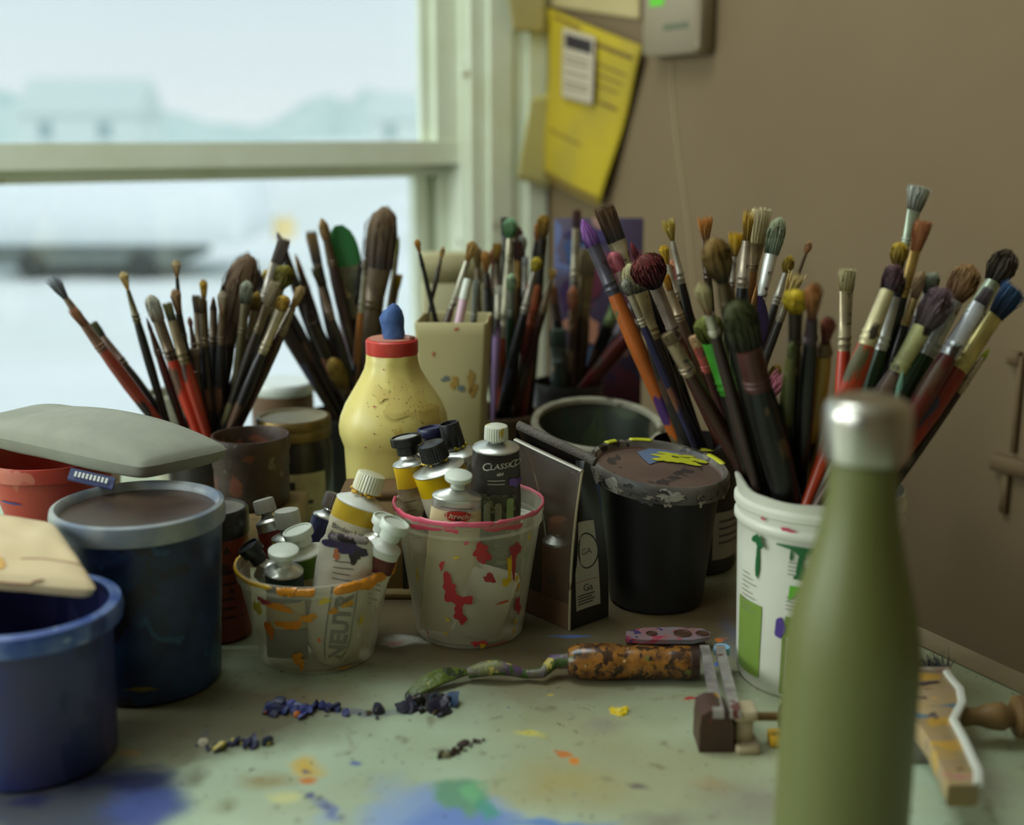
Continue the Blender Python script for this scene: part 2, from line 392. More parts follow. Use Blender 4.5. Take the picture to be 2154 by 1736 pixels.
# warp used to fray the edges of every table mark
wn = nz(34, 3, .3, 5.); wv = nd.new('ShaderNodeVectorMath'); wv.operation = 'SUBTRACT'; L(wn.outputs[1], wv.inputs[0]); wv.inputs[1].default_value = (.5, .5, .5)
ws = nd.new('ShaderNodeVectorMath'); ws.operation = 'SCALE'; L(wv.outputs[0], ws.inputs[0]); ws.inputs['Scale'].default_value = .035
wa = nd.new('ShaderNodeVectorMath'); wa.operation = 'ADD'; L(POS, wa.inputs[0]); L(ws.outputs[0], wa.inputs[1]); WPOS = wa.outputs[0]
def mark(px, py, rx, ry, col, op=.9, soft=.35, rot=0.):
    """a soft mark for dried paint and painted-in shade: pixel centre, half sizes in pixels"""
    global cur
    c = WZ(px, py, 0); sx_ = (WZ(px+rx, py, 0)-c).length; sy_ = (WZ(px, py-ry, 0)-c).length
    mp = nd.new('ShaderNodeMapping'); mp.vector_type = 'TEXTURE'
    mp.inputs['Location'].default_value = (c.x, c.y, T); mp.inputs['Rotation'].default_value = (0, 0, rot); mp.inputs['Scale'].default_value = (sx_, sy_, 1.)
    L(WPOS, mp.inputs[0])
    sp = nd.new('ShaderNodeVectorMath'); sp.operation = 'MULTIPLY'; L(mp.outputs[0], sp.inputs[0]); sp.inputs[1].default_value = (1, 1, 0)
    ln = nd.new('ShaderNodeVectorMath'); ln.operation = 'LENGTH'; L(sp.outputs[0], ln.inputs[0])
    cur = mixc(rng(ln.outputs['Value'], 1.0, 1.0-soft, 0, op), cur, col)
brown = (112, 94, 58)  # brown stain colour that also paints in shade
for a in [(1120, 1290, 800, 170, (84, 69, 45), .92, .5), (430, 1500, 420, 90, (84, 72, 48), .88, .5), (330, 1590, 200, 50, (92, 82, 58), .75, .6), (1620, 1420, 130, 70, (110, 96, 66), .6, .8), (1150, 1430, 170, 50, brown, .55, .9), (690, 1470, 160, 40, brown, .5, .9), (1390, 1300, 190, 60, (96, 78, 50), .7, .8), (1180, 1650, 190, 60, (166, 152, 92), .7, .8),  # the dark browns mix staining with painted shade of the vessels
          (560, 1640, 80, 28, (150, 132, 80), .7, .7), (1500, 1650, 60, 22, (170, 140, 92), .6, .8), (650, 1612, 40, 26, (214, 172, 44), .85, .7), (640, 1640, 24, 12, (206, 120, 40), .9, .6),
          (650, 1615, 14, 7, (70, 76, 120), .8, .6), (600, 1678, 42, 14, (206, 204, 140), .85, .7), (1120, 1543, 42, 10, (208, 196, 84), .8, .6), (1172, 1592, 18, 9, (200, 110, 30), .9, .4),
          (1196, 1604, 14, 7, (214, 130, 40), .9, .4), (1308, 1500, 12, 12, (226, 196, 20), .9, .4), (1452, 1468, 18, 5, (170, 40, 44), .9, .4), (1530, 1449, 12, 7, (216, 110, 70), .9, .4),
          (1510, 1396, 10, 8, (60, 90, 190), .9, .4), (1515, 1348, 13, 6, (214, 120, 40), .8, .4), (1345, 1655, 24, 12, (96, 84, 86), .8, .6), (1280, 1640, 26, 8, (120, 120, 90), .6, .7),
          (850, 1350, 60, 13, (196, 198, 190), .9, .6), (830, 1352, 26, 6, (176, 70, 76), .6, .7), (1195, 1340, 60, 5, (80, 110, 180), .8, .6), (1540, 1340, 30, 60, (84, 96, 150), .35, .8),
          
          (920, 1722, 190, 84, (134, 158, 204), .95, .35), (960, 1735, 150, 50, (106, 134, 198), .9, .5), (820, 1670, 60, 60, (150, 172, 196), .7, .8), (970, 1672, 78, 42, (104, 152, 120), .95, .25), (1000, 1665, 42, 30, (116, 182, 130), .8, .5), (1025, 1700, 26, 26, (76, 156, 130), .8, .5), (1170, 1738, 150, 18, (90, 130, 200), .85, .6), (690, 1716, 60, 26, (150, 170, 190), .7, .8),
          (655, 1673, 14, 9, (66, 72, 120), .9, .5), (690, 1700, 24, 40, (90, 100, 160), .75, .6, .6), (742, 1610, 18, 9, (90, 104, 170), .9, .5), (735, 1560, 10, 30, (130, 120, 110), .4, .8),
          (150, 1690, 260, 90, (58, 62, 88), .92, .4), (300, 1700, 120, 70, (72, 86, 146), .92, .6), (300, 1640, 110, 34, (40, 46, 88), .9, .6), (200, 1632, 200, 28, (40, 44, 74), .85, .6), (60, 1700, 130, 50, (84, 84, 92), .8, .8),  # navy paint, deepened to paint in the buckets' shadow
          (70, 1690, 60, 22, (42, 46, 90), .9, .6), (420, 1640, 40, 26, (96, 90, 74), .7, .8), (265, 1585, 30, 10, (150, 116, 60), .8, .7), (470, 1700, 40, 20, (120, 118, 80), .6, .8), (430, 1540, 9, 6, (70, 74, 96), .8, .5),
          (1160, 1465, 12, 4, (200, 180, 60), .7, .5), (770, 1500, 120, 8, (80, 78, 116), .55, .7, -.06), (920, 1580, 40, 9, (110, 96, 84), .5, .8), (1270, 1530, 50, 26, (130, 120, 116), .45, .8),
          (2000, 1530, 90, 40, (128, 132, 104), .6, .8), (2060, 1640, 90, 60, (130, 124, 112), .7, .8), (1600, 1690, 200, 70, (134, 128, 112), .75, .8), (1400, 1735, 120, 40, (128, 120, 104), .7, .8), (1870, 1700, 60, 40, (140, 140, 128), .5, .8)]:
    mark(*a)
cur = mixc(rng(nz(240, 2, 0, 3.).outputs[0], .695, .71, 0, .8), cur, (66, 74, 130))
cur = mixc(rng(nz(190, 2, 0, 7.).outputs[0], .69, .71, 0, .8), cur, (60, 52, 40))
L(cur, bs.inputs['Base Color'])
L(rng(nz(16, 4, 0, 4.).outputs[0], .35, .65, .34, .55), bs.inputs['Roughness'])
bp = nd.new('ShaderNodeBump'); bp.inputs['Strength'].default_value = .25; bp.inputs['Distance'].default_value = .001; L(nz(120, 4, .2, 1.).outputs[0], bp.inputs['Height']); L(bp.outputs[0], bs.inputs['Normal'])
table = thing('work_table', 'paint-stained pale green studio table under all the jars', 'table')
def tbox(mb, a0, a1, b0, b1, z0, z1): return mb.frame_box(tb(a0, b0, z0), TN*(a1-a0), -RD*(b1-b0), Z3*(z1-z0))
tbox(MB(), A1, EA-.028, B0, B1, T-.03, T).build('top', tm, table)
em = M('worn_metal_edge', (146, 136, 110), .4, .25, col2=(120, 104, 82), scale=18, spots=(((92, 104, 140), 40, .72),))
e_ = tbox(MB(), EA-.028, EA, B0, B1, T-.034, T+.0015); tbox(e_, A1, EA, B1, B1+.02, T-.034, T+.0015)
e_.build('edge_strip', em, table)
wm = M('table_leg_wood', (96, 72, 48), .6)
for a in (A1+.06, EA-.12):
    for b in (B0+.08, B1-.12): tbox(MB(), a, a+.06, b, b+.06, 0, T-.03).build('leg', wm, table)
tbox(MB(), A1+.06, EA-.06, B1-.1, B1-.08, T-.12, T-.03).build('apron', wm, table)
tbox(MB(), EA-.09, EA-.07, B0+.1, B1-.1, T-.12, T-.03).build('apron', wm, table)

# ------------------------------------------------------------------ dried scrapings and skins of paint on the table
def scraping(label, pts, cols, rad, seed, lump=1.):
    rnd = random.Random(seed)
    P = [WZ(x, y, 0) for x, y in pts]; mb = MB()
    n = int(len(P)*9)
    for k in range(n):
        f = rnd.random()*(len(P)-1); i = min(int(f), len(P)-2); q = P[i].lerp(P[i+1], f-i)
        r = rad*(.22+.9*rnd.random()**2)*lump; q = q + V((rnd.gauss(0, rad*.5), rnd.gauss(0, rad*.7), 0))
        ax = V((rnd.uniform(-1, 1), rnd.uniform(-1, 1), rnd.uniform(0, .9))).normalized(); L_ = r*rnd.uniform(1.2, 3.)
        a = ax.orthogonal().normalized(); b = ax.cross(a)
        ci = min(len(cols)-1, int(rnd.random()**1.6*len(cols)))
        R = []
        for t, s in ((-1, .25), (-.5, .8), (.1, 1.), (.6, .7), (1, .15)):
            R.append([q + V((0, 0, r*.45)) + ax*L_*t*.5 + (a*math.cos(j*PI/3)*r*.9 + b*math.sin(j*PI/3)*r*.45)*s*rnd.uniform(.7, 1.2) for j in range(6)])
        mb.rings([[V((p.x, p.y, max(p.z, T+.0002))) for p in r_] for r_ in R], ci, True, True)
    o = mb.build('paint_scraping', [M('dried_paint', c, .45) for c in cols], None, None, 30)
    return tag(o, label, 'dried paint', 'curls of scraped paint on the table')
scraping('blue and orange crumbs of scraped paint in front of the small tub', [(562, 1500), (590, 1490), (620, 1505), (650, 1490), (715, 1500)], [(44, 52, 104), (34, 36, 70), (188, 104, 34), (70, 78, 140)], .0062, 5)
scraping('dark navy lump of scraped paint with a long tail below the blade', [(752, 1508), (850, 1494), (888, 1488), (905, 1480), (925, 1492), (940, 1478), (905, 1500), (930, 1486)], [(34, 30, 52), (44, 40, 40), (80, 64, 40), (60, 80, 110)], .0066, 8)
scraping('thin crumbs of navy, cream and mustard paint beside the dark blue pot', [(420, 1568), (450, 1578), (490, 1565), (530, 1572), (570, 1565)], [(40, 42, 70), (40, 42, 70), (196, 178, 90), (206, 200, 180)], .0048, 11)
scraping('small brown twist of paint lying alone on the open table', [(925, 1590), (950, 1588), (985, 1572), (1008, 1562)], [(58, 42, 40), (74, 52, 44), (100, 96, 60)], .0034, 14)
scraping('tiny yellow curl of paint in front of the wooden handle', [(1295, 1500), (1308, 1496), (1310, 1508)], [(226, 196, 20), (206, 180, 40)], .0028, 17)
o = MB().tube([WZ(1425, 1333, .001), WZ(1445, 1337, .002), WZ(1470, 1340, .001), WZ(1492, 1343, .001)], [.0003, .0009, .0006, .0003], 6).build('thread', M('black_thread', (20, 18, 18), .8))
tag(o, 'short black thread lying in front of the black bucket', 'thread')
# ================================================================== vessels
SINK = []                     # holders: name -> (centre, floor z, rim z, inner radius at bottom, at rim)
def at(px, D, z0=0., zref=None):
    """place on the table (or a support z0 above it) under a pixel column"""
    z = z0 if zref is None else zref
    return V((XD(px, D, z), D, T+z0))
def wallfn(r0, r1, h, eps=.0004, tilt=None):
    """surface of a tapered round wall: u = metres round from the side facing the lens, v = height"""
    def fn(u, v):
        r = r0+(r1-r0)*v/h; a = -PI/2 + u/max(r, 1e-4)
        p = V((math.cos(a)*(r+eps), math.sin(a)*(r+eps), v))
        return tilt(p) if tilt else p
    return fn
def splash(parent, fn, u, v, ru, rv, col, seed, rough=.5, drip=0., rgh=.4, name='paint_splash'):
    return patch(blob_pts(u, v, ru, rv, seed, 26, rough, drip), fn, name, M('splashed_paint', col, rgh), parent, 5)
def tiltfn(h, tx, ty, bias=0.):
    """top of a soft or leaning vessel: z grows with x and y near the rim"""
    def fn(p):
        k = max(0., p.z/h)
        return V((p.x, p.y, p.z + k*(tx*p.x + ty*p.y)))
    return fn

# --- clear deli cups
cup_m = bpy.data.materials.new('cloudy_clear_plastic'); cup_m.use_nodes = True
nt = cup_m.node_tree; nd = nt.nodes; L = nt.links.new; nd.clear()
o_ = nd.new('ShaderNodeOutputMaterial'); mx = nd.new('ShaderNodeMixShader'); tr = nd.new('ShaderNodeBsdfTransparent'); pb = nd.new('ShaderNodeBsdfPrincipled')
tr.inputs[0].default_value = (.97, .97, .94, 1); pb.inputs['Base Color'].default_value = lin((222, 216, 196)); pb.inputs['Roughness'].default_value = .28
lw = nd.new('ShaderNodeLayerWeight'); lw.inputs[0].default_value = .35
mr = nd.new('ShaderNodeMapRange'); L(lw.outputs['Facing'], mr.inputs[0]); mr.inputs[3].default_value = .12; mr.inputs[4].default_value = .55
L(mr.outputs[0], mx.inputs[0]); L(tr.outputs[0], mx.inputs[1]); L(pb.outputs[0], mx.inputs[2]); L(mx.outputs[0], o_.inputs[0])
def deli_cup(label, px, D, r0, r1, h):
    c = at(px, D)
    t = thing('plastic_cup', label, 'cup', c, None)
    w = .0009
    prof = [(0, .0012), (r0*.86, .0012), (r0-.002, .0), (r0, .002)]
    for k in range(1, 9): prof.append((r0+(r1-.0022-r0)*k/9, h*.86*k/9+.002))
    prof += [(r1-.0020, h*.865), (r1-.0006, h*.872), (r1-.0004, h*.95), (r1+.0008, h*.955), (r1+.0012, h*.985), (r1+.0004, h)]
    inner = [(r1-.0014, h), (r1-.0018, h*.87)] + [(r0-w+(r1-.003-r0)*k/9, h*.86*k/9+.003) for k in range(9, 0, -1)] + [(r0-w-.001, .004), (0, .0035)]
    MB().lathe(prof+inner, 64).build('cup_wall', cup_m, t)
    return t, c, wallfn(r0+.0002, r1+.0008, h, .0006)
SMALL_H, BIG_H = .078, .112
sc_t, SC, sfn = deli_cup('low clear plastic cup with an orange painted rim, crammed with paint tubes', 669, .926, .0455, .0618, SMALL_H)
bc_t, BC, bfn = deli_cup('tall clear plastic cup with a pink rim and red and yellow paint splashes', 988, .973, .0445, .0612, BIG_H)
def rimpaint(parent, r, z, a0, a1, wob, col, seed, rad=.0015):
    rnd = random.Random(seed); P = []; R = []
    n = 40
    for k in range(n+1):
        a = a0+(a1-a0)*k/n
        P.append((math.cos(a)*r, math.sin(a)*r, z+wob*mnoise.noise(V((k*.3, seed, 0))))); R.append(rad*(.75+.6*abs(mnoise.noise(V((k*.45, seed, 3))))) if 0 < k < n else rad*.2)
    return MB().tube(P, R, 8, 0, 1.6).build('rim_paint', M('rim_paint', col, .35), parent)
rimpaint(sc_t, .0618, SMALL_H-.002, PI*.55, PI*1.38, .001, (226, 176, 20), 3)
rimpaint(sc_t, .0620, SMALL_H-.004, PI*1.40, PI*1.55, .002, (216, 140, 30), 4, .0024)
rimpaint(sc_t, .0622, SMALL_H-.004, PI*1.62, PI*2.05, .002, (214, 136, 26), 6, .0030)
rimpaint(sc_t, .0618, SMALL_H-.001, PI*2.05, PI*2.5, .001, (190, 150, 70), 6, .0010)
for a in [(-.020, .060, .016, .004, (206, 130, 40)), (-.012, .045, .012, .006, (204, 124, 30)), (-.030, .038, .005, .011, (204, 112, 30)), (-.008, .016, .006, .006, (208, 140, 40)), (-.005, .011, .004, .006, (208, 140, 40)),
          (.003, .052, .010, .004, (206, 140, 40)), (-.032, .063, .010, .003, (150, 60, 70)), (.022, .056, .006, .003, (206, 140, 40)), (.045, .042, .003, .006, (196, 170, 60)), (-.040, .055, .006, .010, (196, 176, 70)),
          (.010, .032, .002, .002, (210, 110, 50)), (.028, .0035, .010, .0013, (190, 140, 50)), (.016, .066, .005, .004, (220, 190, 60)), (.034, .060, .006, .004, (208, 150, 50))]:
    a = (a[0], a[1], a[2]*.72, a[3]*.72, a[4])
    splash(sc_t, sfn, *a, seed=int(abs(a[0])*9e4)+7)
rimpaint(bc_t, .0612, BIG_H-.001, PI*.95, PI*1.62, .0012, (206, 84, 108), 13, .0018)
rimpaint(bc_t, .0612, BIG_H-.001, PI*1.62, PI*2.42, .0012, (206, 96, 116), 15, .0015)
for a in [(-.035, BIG_H-.006, .022, .0035, (196, 66, 90)), (.030, BIG_H-.005, .024, .0050, (192, 70, 84)), (-.012, BIG_H-.005, .008, .004, (196, 70, 90)), (.012, .087, .011, .009, (166, 38, 42)), (.041, .083, .007, .012, (158, 44, 50)), (.040, .070, .004, .012, (156, 48, 52)),
          (-.014, .055, .009, .015, (166, 42, 44)), (-.004, .045, .010, .008, (166, 42, 44)), (-.006, .032, .007, .010, (164, 42, 46)), (.018, .064, .008, .005, (154, 46, 50)), (-.020, .075, .003, .005, (190, 60, 60)), (.010, .006, .010, .003, (196, 60, 66)),
          (.0465, .032, .006, .010, (166, 48, 56)), (.036, .070, .0040, .013, (214, 176, 24)), (.033, .058, .0050, .006, (214, 176, 24)), (.044, .058, .002, .006, (206, 170, 30)), (.046, .050, .002, .006, (206, 150, 30)),
          (.012, .0035, .004, .0025, (204, 160, 30)), (-.018, .014, .002, .002, (204, 160, 40)), (-.016, .027, .0025, .002, (204, 180, 40)), (.044, .018, .002, .004, (210, 170, 40)), (.043, .009, .002, .005, (210, 170, 40)),
          (-.036, .0105, .0016, .0016, (190, 60, 60)), (.026, .0025, .012, .0010, (190, 60, 70)), (-.008, .083, .003, .002, (206, 170, 50)), (.030, .040, .010, .0014, (190, 90, 60)), (.055, .075, .0016, .003, (90, 150, 90)),
          (.058, .092, .002, .005, (206, 180, 40)), (-.045, .060, .002, .008, (200, 170, 50)), (.012, .081, .006, .004, (160, 46, 50)), (.0, .096, .003, .002, (200, 80, 100)), (.006, .0045, .003, .0018, (180, 50, 60))]:
    a = (a[0], a[1], a[2]*.68, a[3]*.72, a[4])
    splash(bc_t, bfn, *a, seed=int(abs(a[1])*8e4)+3, drip=.01 if a[4][1] > 150 and a[3] > .01 else 0.)

# --- plain round tubs and jars
def vessel(name, label, cat, c, prof, mat, part='wall', seg=56, tilt=None, group=None):
    t = thing(name, label, cat, c, group)
    m = MB().lathe(prof, seg)
    if tilt: m.xf(tilt)
    m.build(part, mat, t)
    return t
def tubprof(r0, r1, h, w=.0018, rim=.0, rimh=.006, floor=.003, bev=.003):
    p = [(0, 0), (r0-bev, 0), (r0, bev)] + [(r0+(r1-r0)*k/8, bev+(h-bev)*k/8) for k in range(1, 8)]
    if rim: p += [(r1, h-rimh-.001), (r1+rim, h-rimh), (r1+rim*1.15, h-rimh*.4), (r1+rim*.7, h)]
    else: p += [(r1, h-.001), (r1-w*.3, h)]
    p += [(r1-w*.8, h), (r1-w, h-.003), (r0-w, floor+.003), (r0-w-.003, floor), (0, floor)]
    return p

# blue bucket in front, holding up a folded cream pouch
FB = at(65, .757, 0, .05)
blue_m = M('blue_smeared_plastic', (42, 52, 108), .42, col2=(60, 52, 90), scale=26, amt=.9, spots=(((72, 74, 112), 20, .68), ((62, 66, 40), 26, .72), ((28, 36, 84), 20, .64)), stretch=(1, 1, .5))
fb = vessel('paint_bucket', 'small blue paint-smeared bucket carrying the folded cream pouch', 'bucket', FB, tubprof(.052, .0555, .108), blue_m)
lip = MB().lathe([(.0552, .094), (.0615, .0955), (.0625, .102), (.0610, .108), (.0560, .1095), (.0538, .108), (.0538, .096)], 56)
lip.build('rim', M('blue_white_smeared_rim', (50, 78, 150), .3, col2=(120, 142, 190), scale=34, amt=.9, spots=(((184, 198, 216), 30, .65), ((38, 54, 116), 24, .67))), fb)

# tall dark blue pot
TB = at(303, .877, 0, .07)
pot_m = M('dark_blue_stained_plastic', (18, 28, 62), .38, col2=(30, 56, 96), scale=34, amt=1., spots=(((34, 72, 104), 30, .66), ((26, 20, 38), 22, .62), ((60, 76, 56), 50, .74), ((60, 40, 50), 40, .74)))
tb_ = vessel('paint_pot', 'tall dark blue paint-stained pot propping up the grey pouch', 'pot', TB, tubprof(.0535, .0605, .132), pot_m)
MB().lathe([(.0603, .124), (.0628, .1255), (.0632, .134), (.0622, .139), (.0590, .1402), (.0570, .138), (.0560, .1335), (.0, .1325)], 56, m=[0]*6+[1]).build('lid', [M('smeared_blue_white_lid', (104, 116, 134), .35, col2=(160, 164, 156), scale=26, amt=.9, spots=(((40, 58, 110), 22, .69), ((176, 170, 156), 30, .70))), M('dried_brown_lid', (60, 46, 40), .25, col2=(84, 66, 54), scale=30, amt=.7)], tb_)
splash(tb_, wallfn(.0537, .0605, .136), .010, .016, .011, .0016, (110, 96, 40), 5)

# black tub with a grey lid, red cup on it
RC = at(112, 1.005, 0, .12)
bt = vessel('lidded_tub', 'black tub with a grey lid underneath the red cup', 'tub', RC+V((-.012, 0, 0)), tubprof(.050, .056, .074), M('black_tub_plastic', (24, 24, 26), .4, col2=(40, 44, 60), scale=20))
MB().lathe([(.0562, .066), (.0590, .067), (.0592, .076), (.0575, .0795), (.0, .0795)], 48).build('lid', M('grey_lid', (130, 132, 132), .5, col2=(80, 80, 84), scale=24), bt)
rc = vessel('plastic_cup', 'red-orange tapered cup with a blue dash, beneath the grey pouch', 'cup', V((RC.x, RC.y, T+.0795)), tubprof(.0375, .0530, .064, rim=.0022, rimh=.012),
            M('red_orange_plastic', (178, 62, 44), .4, col2=(160, 50, 40), scale=14, spots=(((196, 110, 90), 22, .68),)))
MB().lathe([(.0365, .0), (.0392, .001), (.0396, .007), (.0384, .0085)], 48).build('base_band', M('black_drips', (30, 20, 20), .4), rc)
splash(rc, wallfn(.0375, .053, .064), -.022, .033, .011, .0011, (54, 52, 120), 3, .2)

# orange-red jar with black lid beside the tall pot
RJ = at(457, .962, 0, .06)
rj = vessel('paint_jar', 'brick-red labelled jar with a black lid behind the low cup', 'jar', RJ, tubprof(.026, .0265, .094), M('brick_red_label', (138, 58, 36), .5, col2=(108, 40, 28), scale=30, amt=.7, spots=(((60, 30, 24), 60, .66),)))
MB().lathe([(.0262, .088), (.0275, .089), (.0275, .1085), (.0262, .1105), (.0245, .1105), (.0240, .1085), (0, .108)], 48, m=[0]*4+[1]*2).build('lid', [M('black_ribbed_lid', (26, 22, 22), .4, spots=(((150, 60, 36), 60, .66),)), M('dusty_grey_lid_top', (132, 128, 118), .5, col2=(104, 100, 92), scale=40)], rj)
for k, (u, v, s) in enumerate(((-.002, .060, 1), (.004, .051, .8), (.0, .038, 1), (.002, .030, .9), (0, .022, 1))):
    patch(rect_pts(u+.006, u+.006+.014*s, v, v+.002), wallfn(.0262, .0267, .094), 'label_print', M('dark_label_ink', (70, 28, 22), .5), rj, 2)

# tan wood block carrying the brown jar
BK = V((XD(552, 1.165, .03), 1.165, T))
blk = MB().box(-.044, .040, -.045, .038, 0, .052, 0, .002).build('wooden_block', M('raw_tan_wood', (138, 116, 76), .7, col2=(118, 98, 64), scale=8, stretch=(1, 6, 6), spots=(((80, 70, 50), 50, .70),)))
blk.location = BK; tag(blk, 'raw tan wood block supporting the rusty brown jar', 'block')
BJ = V((XD(530, 1.16, .08), 1.16, T+.052))
rust_m = M('dried_brown_paint', (70, 48, 36), .55, col2=(46, 34, 28), scale=30, amt=.9, spots=(((110, 60, 36), 40, .66), ((100, 90, 80), 60, .70)), bump=.6)
bj = vessel('glass_jar', 'open jar caked in rusty brown paint on the wood block', 'jar', BJ, [(0, 0), (.032, 0), (.0355, .004), (.0362, .030), (.0358, .036), (.0370, .040), (.0368, .052), (.0385, .056), (.0380, .066), (.0370, .0695), (.0350, .0695), (.0340, .066), (.0335, .01), (0, .008)], rust_m)
MB().lathe([(.0, .030), (.0334, .030)], 40).build('dried_paint', M('dark_dried_paint', (34, 26, 20), .5, col2=(80, 44, 28), scale=40), bj)

# tall jar with gold lid and white label
LJ = at(622, 1.245, 0, .06)
lj = vessel('glass_jar', 'tall dark jar with a gold screw lid and smudged white label', 'jar', LJ, [(0, 0), (.037, 0), (.0395, .004), (.0395, .090), (.0365, .098), (.0355, .104), (.0, .104)], M('dark_jar_glass', (34, 32, 30), .25, col2=(52, 44, 40), scale=16, spots=(((120, 54, 36), 50, .75),)))
MB().lathe([(.0372, .099), (.0385, .1), (.0388, .108), (.0378, .1095), (.0386, .111), (.0386, .118), (.0372, .1205), (.0345, .1205), (.0335, .118), (0, .118)], 56, m=[0]*7+[1]*2).build('lid', [M('tarnished_gold_lid', (126, 104, 52), .4, .5, col2=(84, 66, 44), scale=26, amt=.8), M('pale_lid_top', (176, 168, 140), .5, col2=(120, 110, 90), scale=30)], lj)
lf = wallfn(.0395, .0395, .1, .0005)
patch(rect_pts(-.026, .040, .018, .068, 8), lf, 'label', M('smudged_paper_label', (176, 166, 132), .7, col2=(140, 128, 98), scale=40), lj, 3)
lf2 = wallfn(.0395, .0395, .1, .0009)
for u0, u1, v0, v1 in ((-.012, -.0095, .018, .050), (-.016, -.012, .044, .048), (.000, .006, .048, .060), (.004, .007, .038, .050), (.016, .024, .036, .040), (.012, .014, .026, .040)):
    patch(rect_pts(u0, u1, v0, v1, 3), lf2, 'brushed_letter', M('black_brush_ink', (40, 40, 36), .5), lj, 2)

# can with a bright lid far back, white plastic tub far back
t = vessel('paint_can', 'small tan can with a bright white lid standing behind the gold-lidded jar', 'can', at(597, 1.45, 0, .06), tubprof(.037, .037, .108), M('tan_can', (120, 92, 64), .5, col2=(96, 66, 50), scale=20))
MB().lathe([(.0372, .102), (.0380, .103), (.0380, .113), (.0365, .1155), (0, .1155)], 44).build('lid', M('white_gloss_lid', (226, 232, 226), .18), t)
t = vessel('plastic_tub', 'whitish plastic tub behind the brush can beside the pouch', 'tub', at(368, 1.35, 0, .06), tubprof(.022, .027, .124, rim=.0012), M('off_white_tub', (186, 184, 162), .5, col2=(150, 146, 126), scale=30, spots=(((60, 56, 50), 36, .72), ((170, 110, 104), 40, .74))))
t = vessel('terracotta_pot', 'pinkish flower pot peeping over the back of the grey pouch', 'pot', at(184, 1.22, 0, .1), tubprof(.026, .034, .124, rim=.003, rimh=.014, w=.004), M('pale_terracotta', (206, 168, 148), .6, col2=(214, 196, 180), scale=20))

# brush holders
HOLD = {}
def holder(key, name, label, cat, c, r0, r1, h, mat, w=.0015, rim=0., tilt=None):
    t = vessel(name, label, cat, c, tubprof(r0, r1, h, w=w, rim=rim), mat, tilt=tilt)
    HOLD[key] = (c, .0035, h, r0-w-.001, r1-w-.001); return t
holder('L', 'brush_can', 'dark brush can crowded with long brushes behind the brown jar', 'can', at(432, 1.235, 0, .05), .036, .036, .088, M('dark_tin', (44, 40, 36), .45, .3, col2=(70, 56, 42), scale=22))
holder('B', 'brush_can', 'dark brush can hidden behind the yellow bottle', 'can', at(722, 1.37, 0, .05), .042, .044, .095, M('dark_tin_blue', (40, 42, 46), .45, .3, col2=(70, 60, 44), scale=22))
holder('C', 'brush_can', 'grey-brown tin of brushes behind the paint tubes', 'can', at(1042, 1.385, 0, .06), .046, .049, .094, M('grey_brown_tin', (112, 94, 74), .5, .2, col2=(84, 68, 54), scale=12), rim=.0015)
holder('R', 'brush_can', 'dark can of leaning brushes behind the open blue-grey tub', 'can', at(1195, 1.475, 0, .06), .040, .043, .110, M('dark_tin_green', (42, 44, 40), .45, .3, col2=(60, 50, 60), scale=22))
mh = holder('M', 'brush_jar', 'black jar with a pale label holding brushes behind the black bucket', 'jar', at(1461, 1.135, 0, .06), .0405, .0415, .122, M('black_jar', (20, 19, 20), .35, col2=(52, 40, 32), scale=30, spots=(((120, 100, 80), 46, .74),)))
mf = wallfn(.0405, .0415, .122, .0006)
patch(rect_pts(.012, .052, .016, .062, 8), mf, 'label', M('pale_paper_label', (150, 146, 136), .6), mh, 3)
mf2 = wallfn(.0405, .0415, .122, .0010)
for k, v in enumerate((.052, .045, .038, .031)): patch(rect_pts(.018, .046, v, v+.0022, 6), mf2, 'label_print', M('grey_ink', (74, 72, 70), .6), mh, 2)

# tall square cream vase
t = thing('square_vase', 'tall cream square vase with paint smudges behind the yellow bottle', 'vase', at(958, 1.275, 0, .1))
def sq(r, z, b=.004):
    P = []
    for i, (cx, cy) in enumerate(((1, -1), (1, 1), (-1, 1), (-1, -1))):
        for k in range(4):
            a = -PI/2 + i*PI/2 + (k/3)*PI/2
            P.append((cx*(r-b)+b*math.cos(a), cy*(r-b)+b*math.sin(a), z))
    return P
m = MB().rings([sq(r, z) for r, z in ((.0245, 0), (.0255, .002), (.0365, .205), (.0372, .2175), (.0365, .2185), (.0350, .2180), (.0240, .006))], 0, True, True)
rz = Matrix.Rotation(-.06, 3, 'Z'); m.xf(lambda p: rz @ p)
m.build('wall', M('cream_ceramic', (196, 186, 140), .45, col2=(184, 172, 122), scale=9, spots=(((170, 138, 80), 18, .70),)), t)
HOLD['W'] = (t.location.copy(), .006, .2175, .021, .031)
def vf(u, v):
    y = -(.0255+(.0365-.0255)*v/.205) - .0008; return rz @ V((u, y, v))
for u, v, a, b, c in ((.006, .212, .0024, .0016, (190, 96, 80)), (.003, .156, .004, .006, (176, 140, 70)), (-.006, .160, .004, .003, (110, 120, 120)), (.010, .150, .003, .004, (110, 120, 120)), (.020, .158, .004, .010, (164, 132, 70)), (-.018, .186, .002, .002, (190, 120, 90)), (.022, .148, .004, .006, (160, 126, 64))):
    splash(t, vf, u, v, a, b, c, int(v*1e4))
# taller cream carton standing behind it
t = thing('carton', 'tall pale cream carton standing behind the square vase', 'carton', at(958, 1.50, 0, .2))
m = MB().box(-.040, .034, -.022, .022, 0, .262, 0, .002); rz2 = Matrix.Rotation(.12, 3, 'Z'); m.xf(lambda p: rz2 @ p)
m.build('body', M('cream_card', (198, 192, 150), .7, col2=(184, 178, 140), scale=8), t)
m = MB().box(-.0405, .0345, -.0225, .0225, .228, .2635, 0, .002); m.xf(lambda p: rz2 @ p); m.build('lid', M('cream_card_lid', (190, 184, 140), .7, col2=(160, 146, 104), scale=20), t)

